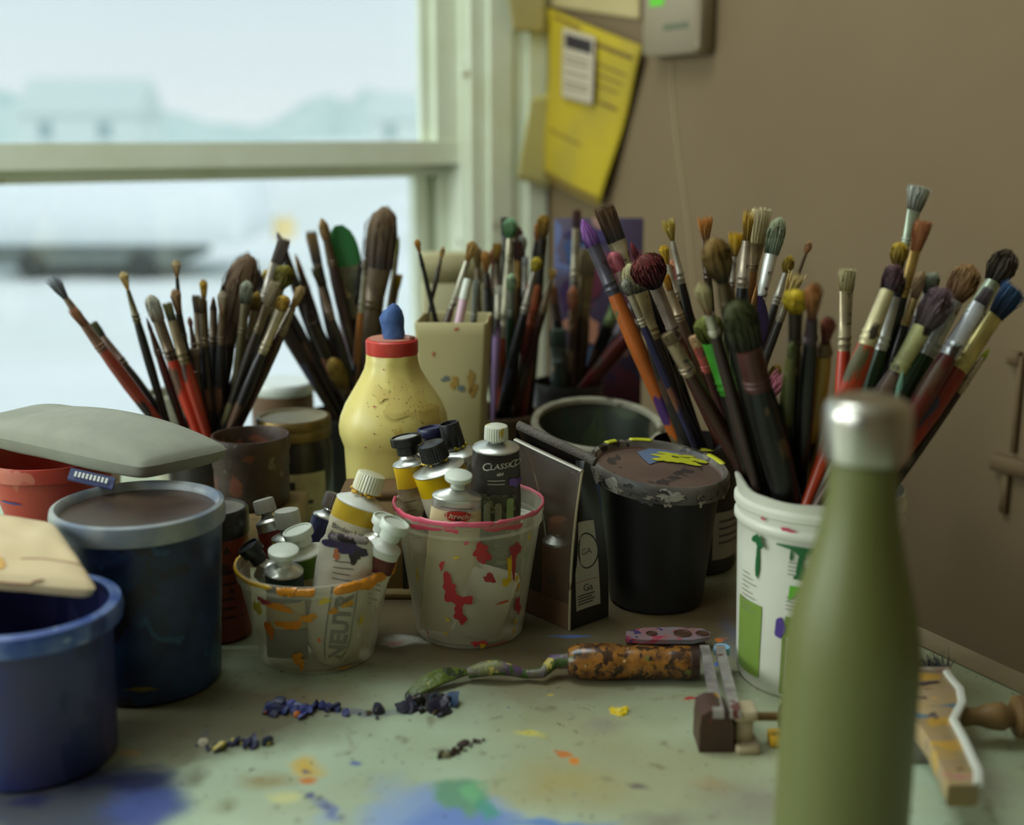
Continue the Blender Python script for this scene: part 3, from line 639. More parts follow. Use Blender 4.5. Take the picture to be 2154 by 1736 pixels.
# open blue-grey tub with slanted rim
GB = at(1257, 1.262, 0, .1)
tl = tiltfn(.106, -.03, .17)
t = vessel('plastic_tub', 'open blue-grey tub with paint-smeared insides behind the black bucket', 'tub', GB, [(0, 0), (.050, 0), (.053, .003), (.0635, .090), (.0665, .092), (.0690, .098), (.0690, .104), (.0670, .1065)], M('blue_grey_plastic', (52, 64, 96), .4, col2=(70, 80, 104), scale=16), tilt=tl)
inm = M('smeared_inside', (38, 44, 34), .4, col2=(60, 66, 58), scale=16, amt=.8, spots=(((96, 92, 74), 13, .58), ((34, 62, 56), 14, .62), ((66, 78, 50), 20, .66)), stretch=(1, 1, .35))
m = MB().lathe([(.0640, .1050), (.0615, .094), (.0495, .006), (0, .005)], 56); m.xf(tl); m.build('inside', inm, t)
m = MB().lathe([(.0685, .1040), (.0700, .1070), (.0690, .1098), (.0655, .1105), (.0625, .1090), (.0622, .1050)], 56); m.xf(tl); m.build('rim', M('chalky_rim', (160, 156, 136), .5, col2=(110, 104, 90), scale=30, amt=.8, spots=(((84, 76, 60), 24, .60),)), t)

# black lidded bucket
BB = at(1383, 1.04, 0, .06)
tl = tiltfn(.125, -.10, .085)
bb = vessel('paint_bucket', 'black bucket with a paint-crusted lid beside the clear vinyl bag', 'bucket', BB, [(0, 0), (.0385, 0), (.0415, .003), (.0440, .03), (.0515, .100), (.0530, .106), (.0540, .118), (0, .118)], M('black_glossy_plastic', (13, 13, 14), .42, col2=(22, 22, 24), scale=6), tilt=tl)
crust = M('crusted_grey_rim', (62, 58, 54), .45, col2=(128, 120, 110), scale=24, amt=.8, spots=(((150, 146, 136), 34, .64), ((36, 34, 32), 40, .62)), bump=.4)
m = MB().lathe([(.0545, .110), (.0600, .1105), (.0612, .116), (.0610, .124), (.0590, .1265), (.0560, .1255), (.0545, .121)], 64); m.xf(tl); lid = m.build('lid', crust, bb)
m = MB().lathe([(.0548, .1215), (.0535, .1195), (0, .1195)], 64); m.xf(tl); pan = m.build('lid_panel', M('brown_scuffed_lid', (104, 82, 70), .5, col2=(84, 66, 58), scale=20, amt=.8, spots=(((54, 46, 44), 40, .66),)), lid)
def lidtop(u, v): return tl(V((u, v, .1203)))
def skin(pts, col, z=.0, nm='paint_splash'):
    return patch(pts, lambda u, v: lidtop(u, v)+V((0, 0, z)), nm, M('lid_paint', col, .45), bb, 4)
def lidpx(px, py):            # lid coordinates of a spot seen on the lid
    z = .1203
    for _ in range(4): p = WZ(px, py, z)-BB; z = tl(V((p.x, p.y, .1203))).z
    return (p.x, p.y)
skin([lidpx(*q) for q in ((1340, 951), (1372, 941), (1404, 931), (1440, 937), (1468, 947), (1430, 957), (1400, 965), (1366, 977), (1352, 964))], (94, 112, 142))
for s, (x_, y_, a, b) in enumerate(((1440, 944, .010, .006), (1420, 958, .013, .005), (1400, 963, .010, .006), (1395, 968, .008, .005), (1430, 972, .014, .0065), (1460, 970, .012, .006), (1478, 960, .009, .006), (1488, 950, .006, .005))):
    u, v = lidpx(x_, y_); skin(blob_pts(u, v, a, b, s+40, 34, .6), (190, 190, 40), .0004+s*.0001)
def lidrim(a0, a1, col, seed):
    P = [tl(V((math.cos(a0+(a1-a0)*k/14)*.0585, math.sin(a0+(a1-a0)*k/14)*.0585, .1262))) for k in range(15)]
    MB().tube(P, [.0008]+[.0030]*13+[.0008], 8, 0, .5).build('rim_paint', M('lime_rim_paint', col, .4), bb)
lidrim(PI*.50, PI*.62, (196, 200, 40), 1); lidrim(PI*.70, PI*.77, (190, 196, 50), 2); lidrim(PI*.06, PI*.20, (186, 184, 40), 3)
rnd = random.Random(12)
for k in range(34):
    patch(blob_pts(rnd.uniform(-.075, .075), rnd.uniform(.1105, .1225), rnd.uniform(.0012, .006), rnd.uniform(.0008, .0024), 60+k, 22, .7), wallfn(.0612, .0612, .125, .0005, tl), 'paint_splash', M('flaking_grey_paint', ((150, 142, 128), (120, 110, 98), (46, 44, 42))[k % 3], .6), bb, 3)

# white and green yoghurt tub holding brushes
TU = at(1714, .887, 0, .08)
tub_m = M('white_food_tub', (206, 206, 192), .35, col2=(196, 194, 178), scale=10)
TH = .152
tu = thing('yogurt_tub', 'white and green food tub stuffed with brushes behind the green bottle', 'tub', TU)
pr = [(0, 0), (.0535, 0), (.0560, .004)] + [(.0560+.0036*k/6, .004+.118*k/6) for k in range(1, 7)] + [(.0600, .123), (.0622, .126), (.0622, .130), (.0606, .132), (.0608, .137), (.0628, .1385), (.0628, .1425), (.0606, .145), (.0612, TH-.002), (.0618, TH), (.0600, TH), (.0592, .14), (.0545, .006), (0, .004)]
m = MB().lathe(pr, 72)
def torn(p):                  # torn lip curling up on one side
    a = math.atan2(p.y, p.x)
    if p.z > .1455:
        d = (a+PI*.96+PI) % (2*PI)-PI
        k = math.exp(-(d/.22)**2)*(p.z-.1455)/.0065
        f = mnoise.noise(V((a*3, 0, 4)))*.0012
        return V((p.x*(1+.05*k), p.y*(1+.05*k), p.z+.011*k+f))
    return p
m.xf(torn); m.build('wall', tub_m, tu)
HOLD['T'] = (TU, .006, .150, .050, .0575)
tf = wallfn(.0558, .0600, .123, .0005); tf2 = wallfn(.0558, .0600, .123, .0010)
green_ink = M('leaf_green_print', (116, 142, 60), .4); gi2 = M('olive_green_print', (96, 124, 40), .4)
patch(rect_pts(-.083, -.0535, .010, .068, 10), tf, 'green_label', green_ink, tu, 3)
patch(rect_pts(-.034, .026, .050, .066, 10), tf, 'green_label', gi2, tu, 3)
for u0, u1, v0, v1 in ((-.0355, -.0335, .006, .050), (-.0355, .026, .0045, .0062)): patch(rect_pts(u0, u1, v0, v1, 8), tf, 'label_border', gi2, tu, 2)
rnd = random.Random(4); v = .011
while v < .046:
    h_ = rnd.choice((.0006, .0010, .0016, .0022)); patch(rect_pts(-.030, .004, v, v+h_, 5), tf2, 'barcode_bar', M('barcode_black', (50, 52, 46), .5), tu, 2); v += h_+rnd.choice((.0006, .0010, .0014))
for v in (.0715, .0745, .0775, .0805, .0985, .1015, .1045, .1075): patch(rect_pts(-.034, -.010+.008*((v*1e4) % 3)/3, v, v+.0009, 5), tf2, 'fine_print', M('grey_green_ink', (122, 128, 112), .5), tu, 2)
for k in range(9): patch(rect_pts(-.078, -.060-.004*(k % 3), .060+k*.0036, .0606+k*.0036, 4), tf2, 'fine_print', M('grey_green_ink', (122, 128, 112), .5), tu, 2)
tf3 = wallfn(.0615, .0620, .135, .0012)
dk = (24, 88, 44)
for a in ((-.060, .119, .0045, .005), (-.010, .119, .024, .0034), (.000, .116, .012, .004), (-.026, .117, .004, .004)): splash(tu, tf3, *a, dk, int(a[0]*5e3)+90, .5)
for u, v0, v1, w in ((-.0595, .086, .118, .0018), (-.0255, .094, .116, .0022), (-.0120, .062, .094, .0016), (-.0120, .108, .116, .0014), (-.032, .108, .120, .0010)):
    patch(blob_pts(u, (v0+v1)/2, w, (v1-v0)/2, 3, 20, .25), tf2, 'paint_drip', M('splashed_paint', dk, .4), tu, 4)
for a in ((-.025, .1, .004, .004, dk), (-.004, .093, .006, .003, dk), (-.019, .078, .003, .003, (60, 120, 70))): splash(tu, tf2, *a, seed=int(a[0]*5e3)+51, rough=.6)
patch([(-.032, .0905), (-.022, .0905), (-.029, .082), (-.0325, .078)], tf2, 'paint_splash', M('splashed_paint', (90, 160, 40), .4), tu, 3)
splash(tu, tf2, -.0375, .056, .0042, .0075, (74, 52, 128), 77, .2)
for a in ((-.036, .1325, .005, .0014, (180, 50, 80)), (-.056, .1365, .002, .001, (180, 50, 80))): splash(tu, wallfn(.0608, .0612, .14, .0016), *a, seed=9)

# low tan box between the cups, in front of the yellowed bottle
tbx = thing('wooden_box', 'low tan box with a dark lid edge squeezed between the two clear cups', 'box', V((-.116, 1.060, T)))
MB().box(-.033, .033, -.020, .018, .008, .092, 0, .002).build('body', M('tan_box_card', (150, 124, 80), .6, col2=(130, 106, 68), scale=14), tbx)
MB().box(-.036, .036, -.023, .021, 0, .0095, 0, .003).build('base', M('cream_box_base', (166, 144, 96), .55), tbx)
MB().box(-.035, .035, -.022, .020, .092, .1005, 0, .002).build('lid', M('brown_box_lid', (104, 76, 46), .55), tbx)
MB().box(.019, .023, -.0212, -.0198, .010, .091).build('dark_stripe', M('black_box_stripe', (34, 28, 24), .5), tbx)
# ------------------------------------------------------------------ yellowed bottle with red cap and a blue plug
YB = at(830, 1.13, 0, .1)
yb = thing('plastic_bottle', 'yellowed translucent bottle with a red screw cap and blue tape plug', 'bottle', YB)
prof = [(0, 0), (.040, 0), (.0445, .005), (.0450, .05), (.0455, .105), (.0458, .118), (.0480, .124), (.0505, .131), (.0512, .139), (.0500, .148), (.0455, .160), (.0380, .172), (.0310, .183), (.0262, .192), (.0245, .199), (.0240, .206), (.0225, .208), (.0, .209)]
ym = M('yellowed_cloudy_plastic', (214, 198, 116), .38, col2=(222, 208, 138), scale=7, amt=.7, spots=(((196, 168, 86), 24, .76),), sss=.25)
m = MB().lathe(prof, 64)
def dent(p):
    a = math.atan2(p.y, p.x); k = .0018*mnoise.noise(V((math.cos(a)*2, math.sin(a)*2, p.z*22)))
    r = math.hypot(p.x, p.y)
    return p if r < 1e-5 else V((p.x*(1+k/r), p.y*(1+k/r), p.z))
m.xf(dent); m.build('body', ym, yb)
cp = []
for i, (r, z) in enumerate(((.0238, .2065), (.0240, .2075), (.0240, .2190), (.0228, .2205), (0, .2208))):
    cp.append([(r*(1+(.012 if k % 2 and 0 < i < 3 else 0))*math.cos(2*PI*k/96), r*(1+(.012 if k % 2 and 0 < i < 3 else 0))*math.sin(2*PI*k/96), z) for k in range(96)])
MB().rings(cp, 0, True, False).build('cap', M('red_cap', (196, 46, 40), .35, col2=(206, 86, 70), scale=30), yb)
MB().lathe([(.0, .2209), (.0215, .2209), (.0212, .2212), (0, .2212)], 40).build('cap_top', M('dusty_red_cap', (190, 126, 100), .6, col2=(180, 90, 70), scale=40), yb)
bfn2 = lambda u, v: (lambda a, r: V((math.cos(a)*(r+.0008), math.sin(a)*(r+.0008), v)))(-PI/2+u/.045, [q[0]+(prof[i+1][0]-q[0])*(v-q[1])/max(1e-6, prof[i+1][1]-q[1]) for i, q in enumerate(prof[:-1]) if q[1] <= v <= prof[i+1][1]][0])
for u, v, a, b in ((.012, .172, .016, .012), (.036, .158, .018, .013), (-.010, .176, .010, .006), (.020, .160, .020, .008)):
    patch(blob_pts(u, v, a, b, int(v*999), 24, .5), bfn2, 'grime', M('brown_grime', (196, 172, 90), .5, col2=(210, 192, 112), scale=30, amt=.95, spots=(((180, 150, 76), 60, .68),)), yb, 5)
rnd = random.Random(31)
for k in range(46):
    u, v = rnd.gauss(.014, .022), rnd.gauss(.160, .012)
    if .11 < v < .19 and abs(u) < .06: patch(blob_pts(u, v, rnd.uniform(.0003, .0008), rnd.uniform(.0003, .0007), k, 8, .3), bfn2, 'speck', M('dark_specks', ((50, 48, 36), (120, 50, 40), (60, 80, 50))[k % 3], .6), yb, 1)
for u, v in ((-.010, .196), (-.014, .165), (.010, .115), (-.020, .128)): splash(yb, bfn2, u, v, .0010, .0009, (170, 50, 70), 4)
pts = []
for k, (r, z) in enumerate(((.0104, .2212), (.0108, .226), (.0104, .231), (.0110, .236), (.0112, .240), (.0098, .244), (.0068, .2485), (.0030, .250))):
    pts.append([((r+.0016*mnoise.noise(V((math.cos(2*PI*j/20)*1.5, math.sin(2*PI*j/20)*1.5, z*60))))*math.cos(2*PI*j/20)+.0028-(z-.22)*.09, r*.85*math.sin(2*PI*j/20)-.002, z+.004*math.cos(2*PI*j/20+.8)*(k > 4)) for j in range(20)])
MB().rings(pts, 0, True, True).build('tape_plug', M('blue_tape', (52, 82, 140), .7, col2=(76, 108, 164), scale=90, amt=.8, bump=.5), yb, None, 50)
MB().tube([(.012, -.004, .2222), (.017, -.007, .2226), (.021, -.004, .2222)], [.0028, .0030, .002], 8, 0, .7).build('tape_tail', M('pink_tape_end', (178, 140, 130), .6), yb)

# ------------------------------------------------------------------ green flask in front
GF = V((XD(1797, .607, .16), .607, T))
gf = thing('water_flask', 'tall slim olive-green steel flask with a brushed metal cap', 'flask', GF)
Z0 = .0
pf = [(0, 0), (.0325, 0), (.0345, .002), (.0353, .008), (.0355, .03), (.0355, .135)]
for k in range(1, 15):
    s = k/14; e = s*s*(3-2*s); pf.append((.0355-(.0355-.0176)*e, .135+.100*s))
pf += [(.0173, .240), (.0172, .247), (.0, .247)]
MB().lathe(pf, 80).build('body', M('olive_powder_coat', (100, 103, 56), .42, col2=(95, 98, 52), scale=5, spec=.5), gf)
MB().lathe([(.0205, .2465), (.0216, .2475), (.0220, .252), (.0222, .268), (.0214, .2735), (.0195, .2765), (.0150, .2785), (0, .279)], 64).build('cap', M('brushed_steel', (190, 186, 176), .28, 1.), gf)
# ================================================================== paint tubes
def axis_frame(bot, top, roll=0.):
    z = (top-bot).normalized(); y = V((0, 1, 0)); y = (y - z*y.dot(z)).normalized(); x = y.cross(z)
    m = Matrix((x, y, z)).transposed().to_4x4() @ Matrix.Rotation(roll, 4, 'Z'); m.translation = bot
    return m
alu = M('tube_aluminium', (206, 208, 202), .32, .85)
whitep = M('white_tube_lacquer', (214, 216, 204), .35)
ink = M('black_print', (46, 44, 40), .5); ink2 = M('small_grey_print', (96, 92, 82), .5)
def cap_mesh(kind, r, h):
    m = MB(); n = 60
    if kind == 'ribbed':
        R = []
        for i, (k, z) in enumerate(((.92, 0), (1, .06), (.97, .80), (.93, .95), (.80, 1.), (0, 1.))):
            R.append([(r*k*(1+(.05 if j % 2 and i in (1, 2, 3) else 0))*math.cos(2*PI*j/n), r*k*(1+(.05 if j % 2 and i in (1, 2, 3) else 0))*math.sin(2*PI*j/n), h*z) for j in range(n)])
        return m.rings(R, 0, True, False)
    if kind == 'wide':        # wide flat-topped cap with a raised lip round a sunken disc
        return m.lathe([(r*.70, 0), (r*.72, h*.45), (r*.98, h*.52), (r, h*.58), (r, h*.96), (r*.96, h), (r*.86, h), (r*.84, h*.90), (0, h*.90)], 48)
    if kind == 'flare':       # mushroom cap
        return m.lathe([(r*.50, 0), (r*.55, h*.30), (r*.82, h*.55), (r*.98, h*.62), (r, h*.72), (r*.99, h*.95), (r*.93, h), (0, h*1.01)], 48)
    if kind == 'cone':        # tall open cone cap
        return m.lathe([(r*.95, 0), (r*1.0, h*.1), (r*.88, h*.97), (r*.85, h), (r*.74, h), (r*.70, h*.88), (0, h*.86)], 48)
def tube(name_label, cap_px, D, bot, width, cap, cap_c, bands, cupref, group='paint tubes', crumple=.0008, sh_h=.0062, shoulder=None, flat=1.0, roll=0., seed=1, thick=.55, oval=1., blot=None, cat='paint tube', neck=.35):
    """paint tube: bot = local foot point in the cup, bands = [(t0, t1, material)] from crimp (0) to shoulder (1); cap = (kind, radius, height)"""
    top = W(cap_px[0], cap_px[1], D); foot = cupref + V(bot)
    Lg = (top-foot).length; mat = axis_frame(foot, top, roll)
    t = thing('paint_tube', name_label, cat, mat=mat, group=group)
    kind, cr, ch = cap
    bl = Lg-ch-sh_h-.0025; w = width/2; nsd = 36; nr = 26
    rnd = random.Random(seed)
    def rad(tt):
        e = min(1, tt/.85); e = e*e*(3-2*e)
        rx = w*flat*(1.12-.12*e); ry = w*thick*1.0*e*(1.35-.35*e) + .0012
        if tt > .85: q = (tt-.85)/.15; rx = rx+(w-rx)*q; ry = ry+(w*.98*oval-ry)*q*q
        else: pass
        return rx, min(ry, w)
    def surf(a, tt, eps=0.):
        rx, ry = rad(tt); n = mnoise.noise(V((math.cos(a)*1.6+seed, math.sin(a)*1.6, tt*6)))*crumple*(1-tt**6) + mnoise.noise(V((math.cos(a)*4, math.sin(a)*4+seed, tt*16)))*crumple*.5*(1-tt**6)
        return V((math.cos(a)*(rx+n+eps), math.sin(a)*(ry+n+eps), bl*tt))
    ts = [k/nr for k in range(nr+1)]
    for b in bands:
        for q in b[:2]:
            if all(abs(q-x) > 1e-4 for x in ts): ts.append(q)
    ts.sort(); mats = []; idx = []
    for i in range(len(ts)-1):
        mid = (ts[i]+ts[i+1])/2; mm = [b[2] for b in bands if b[0]-1e-6 <= mid <= b[1]+1e-6][-1]
        if mm not in mats: mats.append(mm)
        idx.append(mats.index(mm))
    MB().rings([[surf(2*PI*j/nsd, tt) for j in range(nsd)] for tt in ts], idx, True, True).build('body', mats, t, None, 50)
    shm = shoulder or alu
    MB().lathe([(w*1.0, bl-.0006), (w*1.02, bl+.0004), (w*.97, bl+.0016), (w*.62, bl+sh_h*.62), (cr*neck*1.6, bl+sh_h), (cr*neck*1.5, bl+sh_h+.0040), (0, bl+sh_h+.0040)], 44, sy=oval).build('shoulder', shm, t)
    c = cap_mesh(kind, cr, ch); c.xf(lambda p: V((p.x, p.y, p.z+bl+sh_h+.0018))); c.build('cap', cap_c, t)
    if blot:
        g = MB(); R = random.Random(seed)
        for k in range(22):
            a = R.uniform(0, 6.28); q = V((math.cos(a)*cr*R.uniform(.72, 1.0), math.sin(a)*cr*R.uniform(.72, 1.0), bl+sh_h*R.uniform(.7, 1.1)+.002)); r = R.uniform(.0012, .0029)
            g.lathe([(0, -r*.6), (r*.8, -r*.4), (r, 0), (r*.7, r*.5), (0, r*.6)], 8, 0, q)
        g.build('squeezed_paint', blot, t)
    t['tube_len'] = bl
    def fn(u, v, eps=.0005):  # front surface: u across, v up from the crimp in metres
        tt = min(max(v/bl, 0), 1); rx, ry = rad(tt); s = max(-.999, min(.999, u/(rx)))
        a = -math.acos(s) if True else 0
        return surf(a, tt, eps)
    return t, fn, bl
def lines(t, fn, u0, u1, v0, n, dv, h, seed, m=ink2, jag=.3):
    r = random.Random(seed)
    for k in range(n):
        e = u1-(u1-u0)*jag*r.random(); patch(rect_pts(u0, e, v0-k*dv, v0-k*dv+h*.6, 5), lambda u, v: fn(u, v, .0006), 'fine_print', m, t, 2)
whc = M('white_cap_plastic', (206, 212, 200), .4); blc = M('black_cap_plastic', (24, 25, 26), .35)
lab = M('white_tube_label', (208, 202, 182), .5, col2=(192, 184, 160), scale=30); yel = M('yellow_band', (226, 190, 10), .4); cream = M('cream_tube_label', (216, 200, 158), .45, col2=(204, 186, 140), scale=20)
# -- tall cup
t, fn, bl = tube('white tube with yellow band and wide black cap, tilted out over the pink rim', (852, 916), .985, (-.026, .006, .006), .029, ('wide', .0128, .0150), blc, [(0, .86, M('brown_smeared_label', (196, 184, 156), .5, col2=(92, 66, 40), scale=40, amt=.9)), (.86, 1, M('deep_yellow_band', (216, 176, 20), .4))], BC, seed=3, crumple=.0016, roll=.3)
patch(blob_pts(.006, bl*.62, .007, .014, 5, 24, .1), fn, 'dark_oval', M('dark_oval_print', (58, 44, 34), .5), t, 4); lines(t, fn, -.011, -.002, bl*.78, 5, .008, .0012, 3)
MB().lathe([(0, 0), (.0100, 0), (.0098, .0003), (0, .0003)], 32, 0, (0, 0, bl+.0062+.0018+.0137)).build('cap_disc', M('grey_cap_disc', (150, 152, 150), .5), t)
t, fn, bl = tube('tube with navy paint-smeared black cap, behind the yellow-banded tubes', (906, 897), 1.012, (-.010, .030, .006), .034, ('wide', .0118, .0150), M('navy_smeared_cap', (28, 30, 58), .4, col2=(34, 34, 96), scale=60), [(0, .9, lab), (.9, 1, M('navy_band', (30, 34, 84), .4))], BC, seed=5, roll=-.2)
t, fn, bl = tube('wide white tube with bright yellow band and a circled name, black cap caked yellow', (905, 930), .968, (.013, .005, .010), .043, ('ribbed', .0112, .0150), blc, [(0, .86, lab), (.86, 1, yel)], BC, seed=7, crumple=.0012, roll=.25, blot=M('yellow_oil_paint', (206, 172, 16), .35))
patch(blob_pts(.012, bl*.70, .0150, .0165, 5, 30, .02), fn, 'label_ring', ink, t, 4)
patch(blob_pts(.012, bl*.70, .0144, .0159, 5, 30, .02), lambda u, v: fn(u, v, .0008), 'label_disc', lab, t, 4)
word('Yellow', .0062, lambda u, v: fn(u+.011, v+bl*.68, .0011), 'printed_text', ink, t); lines(t, fn, -.019, -.012, bl*.60, 4, .008, .0008, 4)
t, fn, bl = tube('bare wrinkled aluminium tube with a tall open black cap', (943, 888), .995, (.022, .026, .006), .036, ('cone', .0095, .0205), blc, [(0, 1, M('wrinkled_foil', (178, 178, 168), .3, .75, bump=1., scale=70))], BC, seed=9, crumple=.0034, blot=M('lemon_oil_paint', (186, 176, 30), .35), neck=.5)
t, fn, bl = tube('cream tube with a red oval badge and white cap in front of the yellow-banded tubes', (965, 996), .925, (-.018, -.021, .006), .0385, ('flare', .0108, .0108), whc, [(0, .93, cream), (.93, 1, alu)], BC, seed=11, thick=.42, flat=1.05, sh_h=.0072, oval=.55)
bad = M('red_badge', (176, 46, 34), .45)
patch(blob_pts(.002, bl-.0125, .0103, .0050, 8, 34, .04), fn, 'red_badge', bad, t, 4)
word('Utrecht', .0064, lambda u, v: fn(u+.002, v+bl-.0143, .0010), 'badge_text', M('cream_print', (222, 206, 180), .5), t, shear=.25)
patch(blob_pts(.003, bl-.0160, .0030, .0020, 9, 24, .5), lambda u, v: fn(u, v, .0014), 'paint_smudge', M('dark_brown_smudge', (60, 36, 26), .5), t, 3)
word('Artists\u2019 Colors', .0052, lambda u, v: fn(u+.002, v+bl-.0228, .0008), 'printed_text', ink, t)
lines(t, fn, -.012, .014, bl-.0058, 1, .01, .0008, 5, jag=.05)
t, fn, bl = tube('black tube printed with arches and a ribbed white cap, tallest in the cup', (1044, 893), .948, (.021, -.016, .048), .0370, ('ribbed', .0092, .0118), M('ribbed_white_cap', (196, 198, 182), .4, spots=(((176, 150, 60), 90, .66),)), [(0, 1, M('black_tube_label', (42, 36, 32), .45, col2=(56, 50, 42), scale=26))], BC, seed=13, thick=.5, flat=1.05, sh_h=.0050, blot=None)
patch(rect_pts(-.018, .020, .016, bl-.036, 8), fn, 'garden_picture', M('garden_print', (54, 54, 42), .5, col2=(92, 96, 66), scale=120, spots=(((120, 128, 90), 130, .62), ((36, 34, 30), 120, .60))), t, 4)
for u, h_, c in ((-.006, .020, (150, 152, 126)), (.0025, .020, (140, 140, 110)), (.0115, .024, (126, 150, 90))):
    patch([(u-.0026, bl-.066)]+[(u+.0026*math.cos(PI-PI*k/8), bl-.066+h_+.0026*math.sin(PI*k/8)) for k in range(9)]+[(u+.0026, bl-.066)], lambda a, b: fn(a, b, .0010), 'printed_arch', M('arch_print', c, .5), t, 2)
patch(blob_pts(.0155, bl-.026, .0046, .0040, 4, 20, .4), lambda a, b: fn(a, b, .0010), 'purple_flash', M('purple_print', (92, 66, 136), .5), t, 2)
sil = M('silver_print', (198, 196, 184), .4)
def sl(k): return lambda u, v: fn(u+.0048, v+bl-k+.10*u, .0011)
word('C', .0112, sl(.0150), 'printed_text', sil, t, 'RIGHT', .2) and None
for ch, dx, s in (('L', -.0105, .0086), ('A', -.0058, .0086), ('S', -.0008, .0086), ('S', .0034, .0086), ('I', .0068, .0086), ('C', .0108, .0106), ('O', .0152, .0086)):
    pass
for o_ in [q for q in t.children if q.name.startswith('printed_text')]: bpy.data.objects.remove(o_)
def cw(txt, size, x0, k, m_=sil, al='LEFT', sh=.15): return word(txt, size, lambda u, v: fn(u*.92+x0, v+bl-k+.12*(u+x0), .0011), 'printed_text', m_, t, al, sh)
cw('C', .0100, -.0105, .0150); cw('LASSI', .0070, -.0044, .0145); cw('C', .0090, .0098, .0146); cw('O', .0070, .0136, .0140)
cw('484', .0040, .0005, .0205); lines(t, fn, -.006, .010, bl-.0245, 2, .0030, .0010, 6, sil, .2)
# carton and a pale tube lying low in the tall cup
cb = MB().box(-.015, .015, -.011, .011, 0, .098, 0, .001).build('paint_carton', M('grey_green_card', (186, 192, 170), .6, col2=(176, 180, 160), scale=20))
cb.matrix_world = axis_frame(BC+V((.016, .010, .004)), BC+V((.036, .016, .102)), -.3); tag(cb, 'small grey-green paint carton against the inside of the tall cup', 'carton')
nib = MB().box(-.003, .003, -.003, .003, .0985, .110, 0, .001).build('tab', M('cream_card_lid', (198, 192, 150), .7), cb)
lo = MB().box(-.020, .020, -.006, .006, 0, .062, 0, .002).build('paint_carton', M('white_card', (206, 202, 186), .6, col2=(196, 188, 168), scale=14)); lo.matrix_world = axis_frame(BC+V((.004, -.024, .005)), BC+V((.024, -.032, .064)), .1)
tag(lo, 'white card pack at the bottom of the tall cup, seen through its wall', 'carton')
# -- low cup
t, fn, bl = tube('crumpled red-brown tube with a grey ribbed cap at the back of the low cup', (552, 1048), .962, (-.016, .016, .006), .022, ('ribbed', .0085, .0120), M('grey_ribbed_cap', (150, 146, 136), .45, spots=(((120, 60, 60), 80, .72),)), [(0, .93, M('red_brown_label', (140, 50, 34), .4, col2=(70, 26, 40), scale=50)), (.93, 1, alu)], SC, seed=21, crumple=.003)
t, fn, bl = tube('yellow and black tube with a silver shoulder and ribbed grey-white cap', (602, 1070), .945, (-.012, .012, .006), .030, ('ribbed', .0100, .0150), M('grey_white_ribbed_cap', (168, 170, 158), .45), [(0, .72, lab), (.72, .86, M('black_band', (36, 34, 30), .4)), (.86, 1, M('mustard_band', (186, 160, 40), .4))], SC, seed=22, roll=.2)
t, fn, bl = tube('cream tube with a green band and red badge below a white cap', (624, 1112), .912, (.018, -.006, .006), .030, ('wide', .0118, .0125), whc, [(0, .78, cream), (.78, .985, M('leaf_green_band', (98, 130, 44), .4)), (.985, 1, whitep)], SC, seed=23, thick=.5, shoulder=whitep)
patch(blob_pts(.002, bl*.76-.010, .0105, .0058, 8, 30, .04), fn, 'red_badge', bad, t, 3); word('Utrecht', .0060, lambda u, v: fn(u+.002, v+bl*.76-.012, .0010), 'badge_text', M('cream_print', (222, 206, 180), .5), t, shear=.25)
word('Artists\u2019', .0056, lambda u, v: fn(u+.002, v+bl*.76-.0235, .0009), 'printed_text', ink, t); word('Oil', .0060, lambda u, v: fn(u+.004, v+bl*.76-.031, .0009), 'printed_text', ink, t)
t, fn, bl = tube('silver-blue tube with a black cap poking over the yellow side of the rim', (520, 1146), .905, (.010, -.004, .004), .022, ('wide', .0092, .0165), blc, [(0, .72, M('teal_blue_label', (34, 84, 120), .4)), (.72, 1, alu)], SC, seed=24)
t, fn, bl = tube('squat tube with dark green band and mushroom white cap, foremost in the low cup', (596, 1154), .884, (-.020, -.024, .005), .029, ('flare', .0116, .0118), whc, [(0, .38, M('dark_teal_label', (44, 62, 62), .45)), (.38, .70, M('mustard_cream_label', (196, 172, 110), .45)), (.70, 1, M('dark_green_band', (22, 44, 42), .4))], SC, seed=25, sh_h=.0055, oval=.85)
t, fn, bl = tube('big tube with yellow shoulder band and wrinkled text label, highest in the low cup', (784, 994), .955, (-.004, .012, .006), .042, ('ribbed', .0116, .0160), M('clear_white_cap', (206, 206, 184), .4, col2=(200, 184, 120), scale=60), [(0, .87, M('wrinkled_cream_label', (206, 198, 172), .6, col2=(186, 176, 146), scale=40, bump=.4)), (.87, 1, M('yellow_ochre_band', (204, 168, 34), .4, col2=(170, 150, 60), scale=40))], SC, seed=26, crumple=.003, shoulder=M('white_shoulder', (204, 206, 198), .35), blot=M('ochre_oil_paint', (196, 152, 34), .35), thick=.6, sh_h=.0085)
for k, s in enumerate(('Binder: Lead', 'Series 102', 'Oil Colour')): word(s, .0058, lambda u, v, k=k: fn(u-.016, v+bl*.80-.0065*k, .0010), 'printed_text', ink, t, 'LEFT')
lines(t, fn, -.018, .016, bl*.80-.022, 4, .005, .0011, 7)
t, fn, bl = tube('white tube with a maroon band and round white cap leaning against the tall cup', (834, 1096), .903, (.020, -.017, .005), .025, ('wide', .0112, .0150), whc, [(0, .80, lab), (.80, .93, M('maroon_band', (88, 40, 34), .4)), (.93, 1, whitep)], SC, seed=27, shoulder=M('white_shoulder', (204, 206, 198), .35))
lines(t, fn, -.010, .010, bl*.75, 6, .0042, .0012, 9)
t, fn, bl = tube('white-capped tube hidden behind the maroon-banded one', (812, 1086), .925, (.022, .006, .005), .024, ('wide', .0100, .0130), whc, [(0, 1, lab)], SC, seed=28)
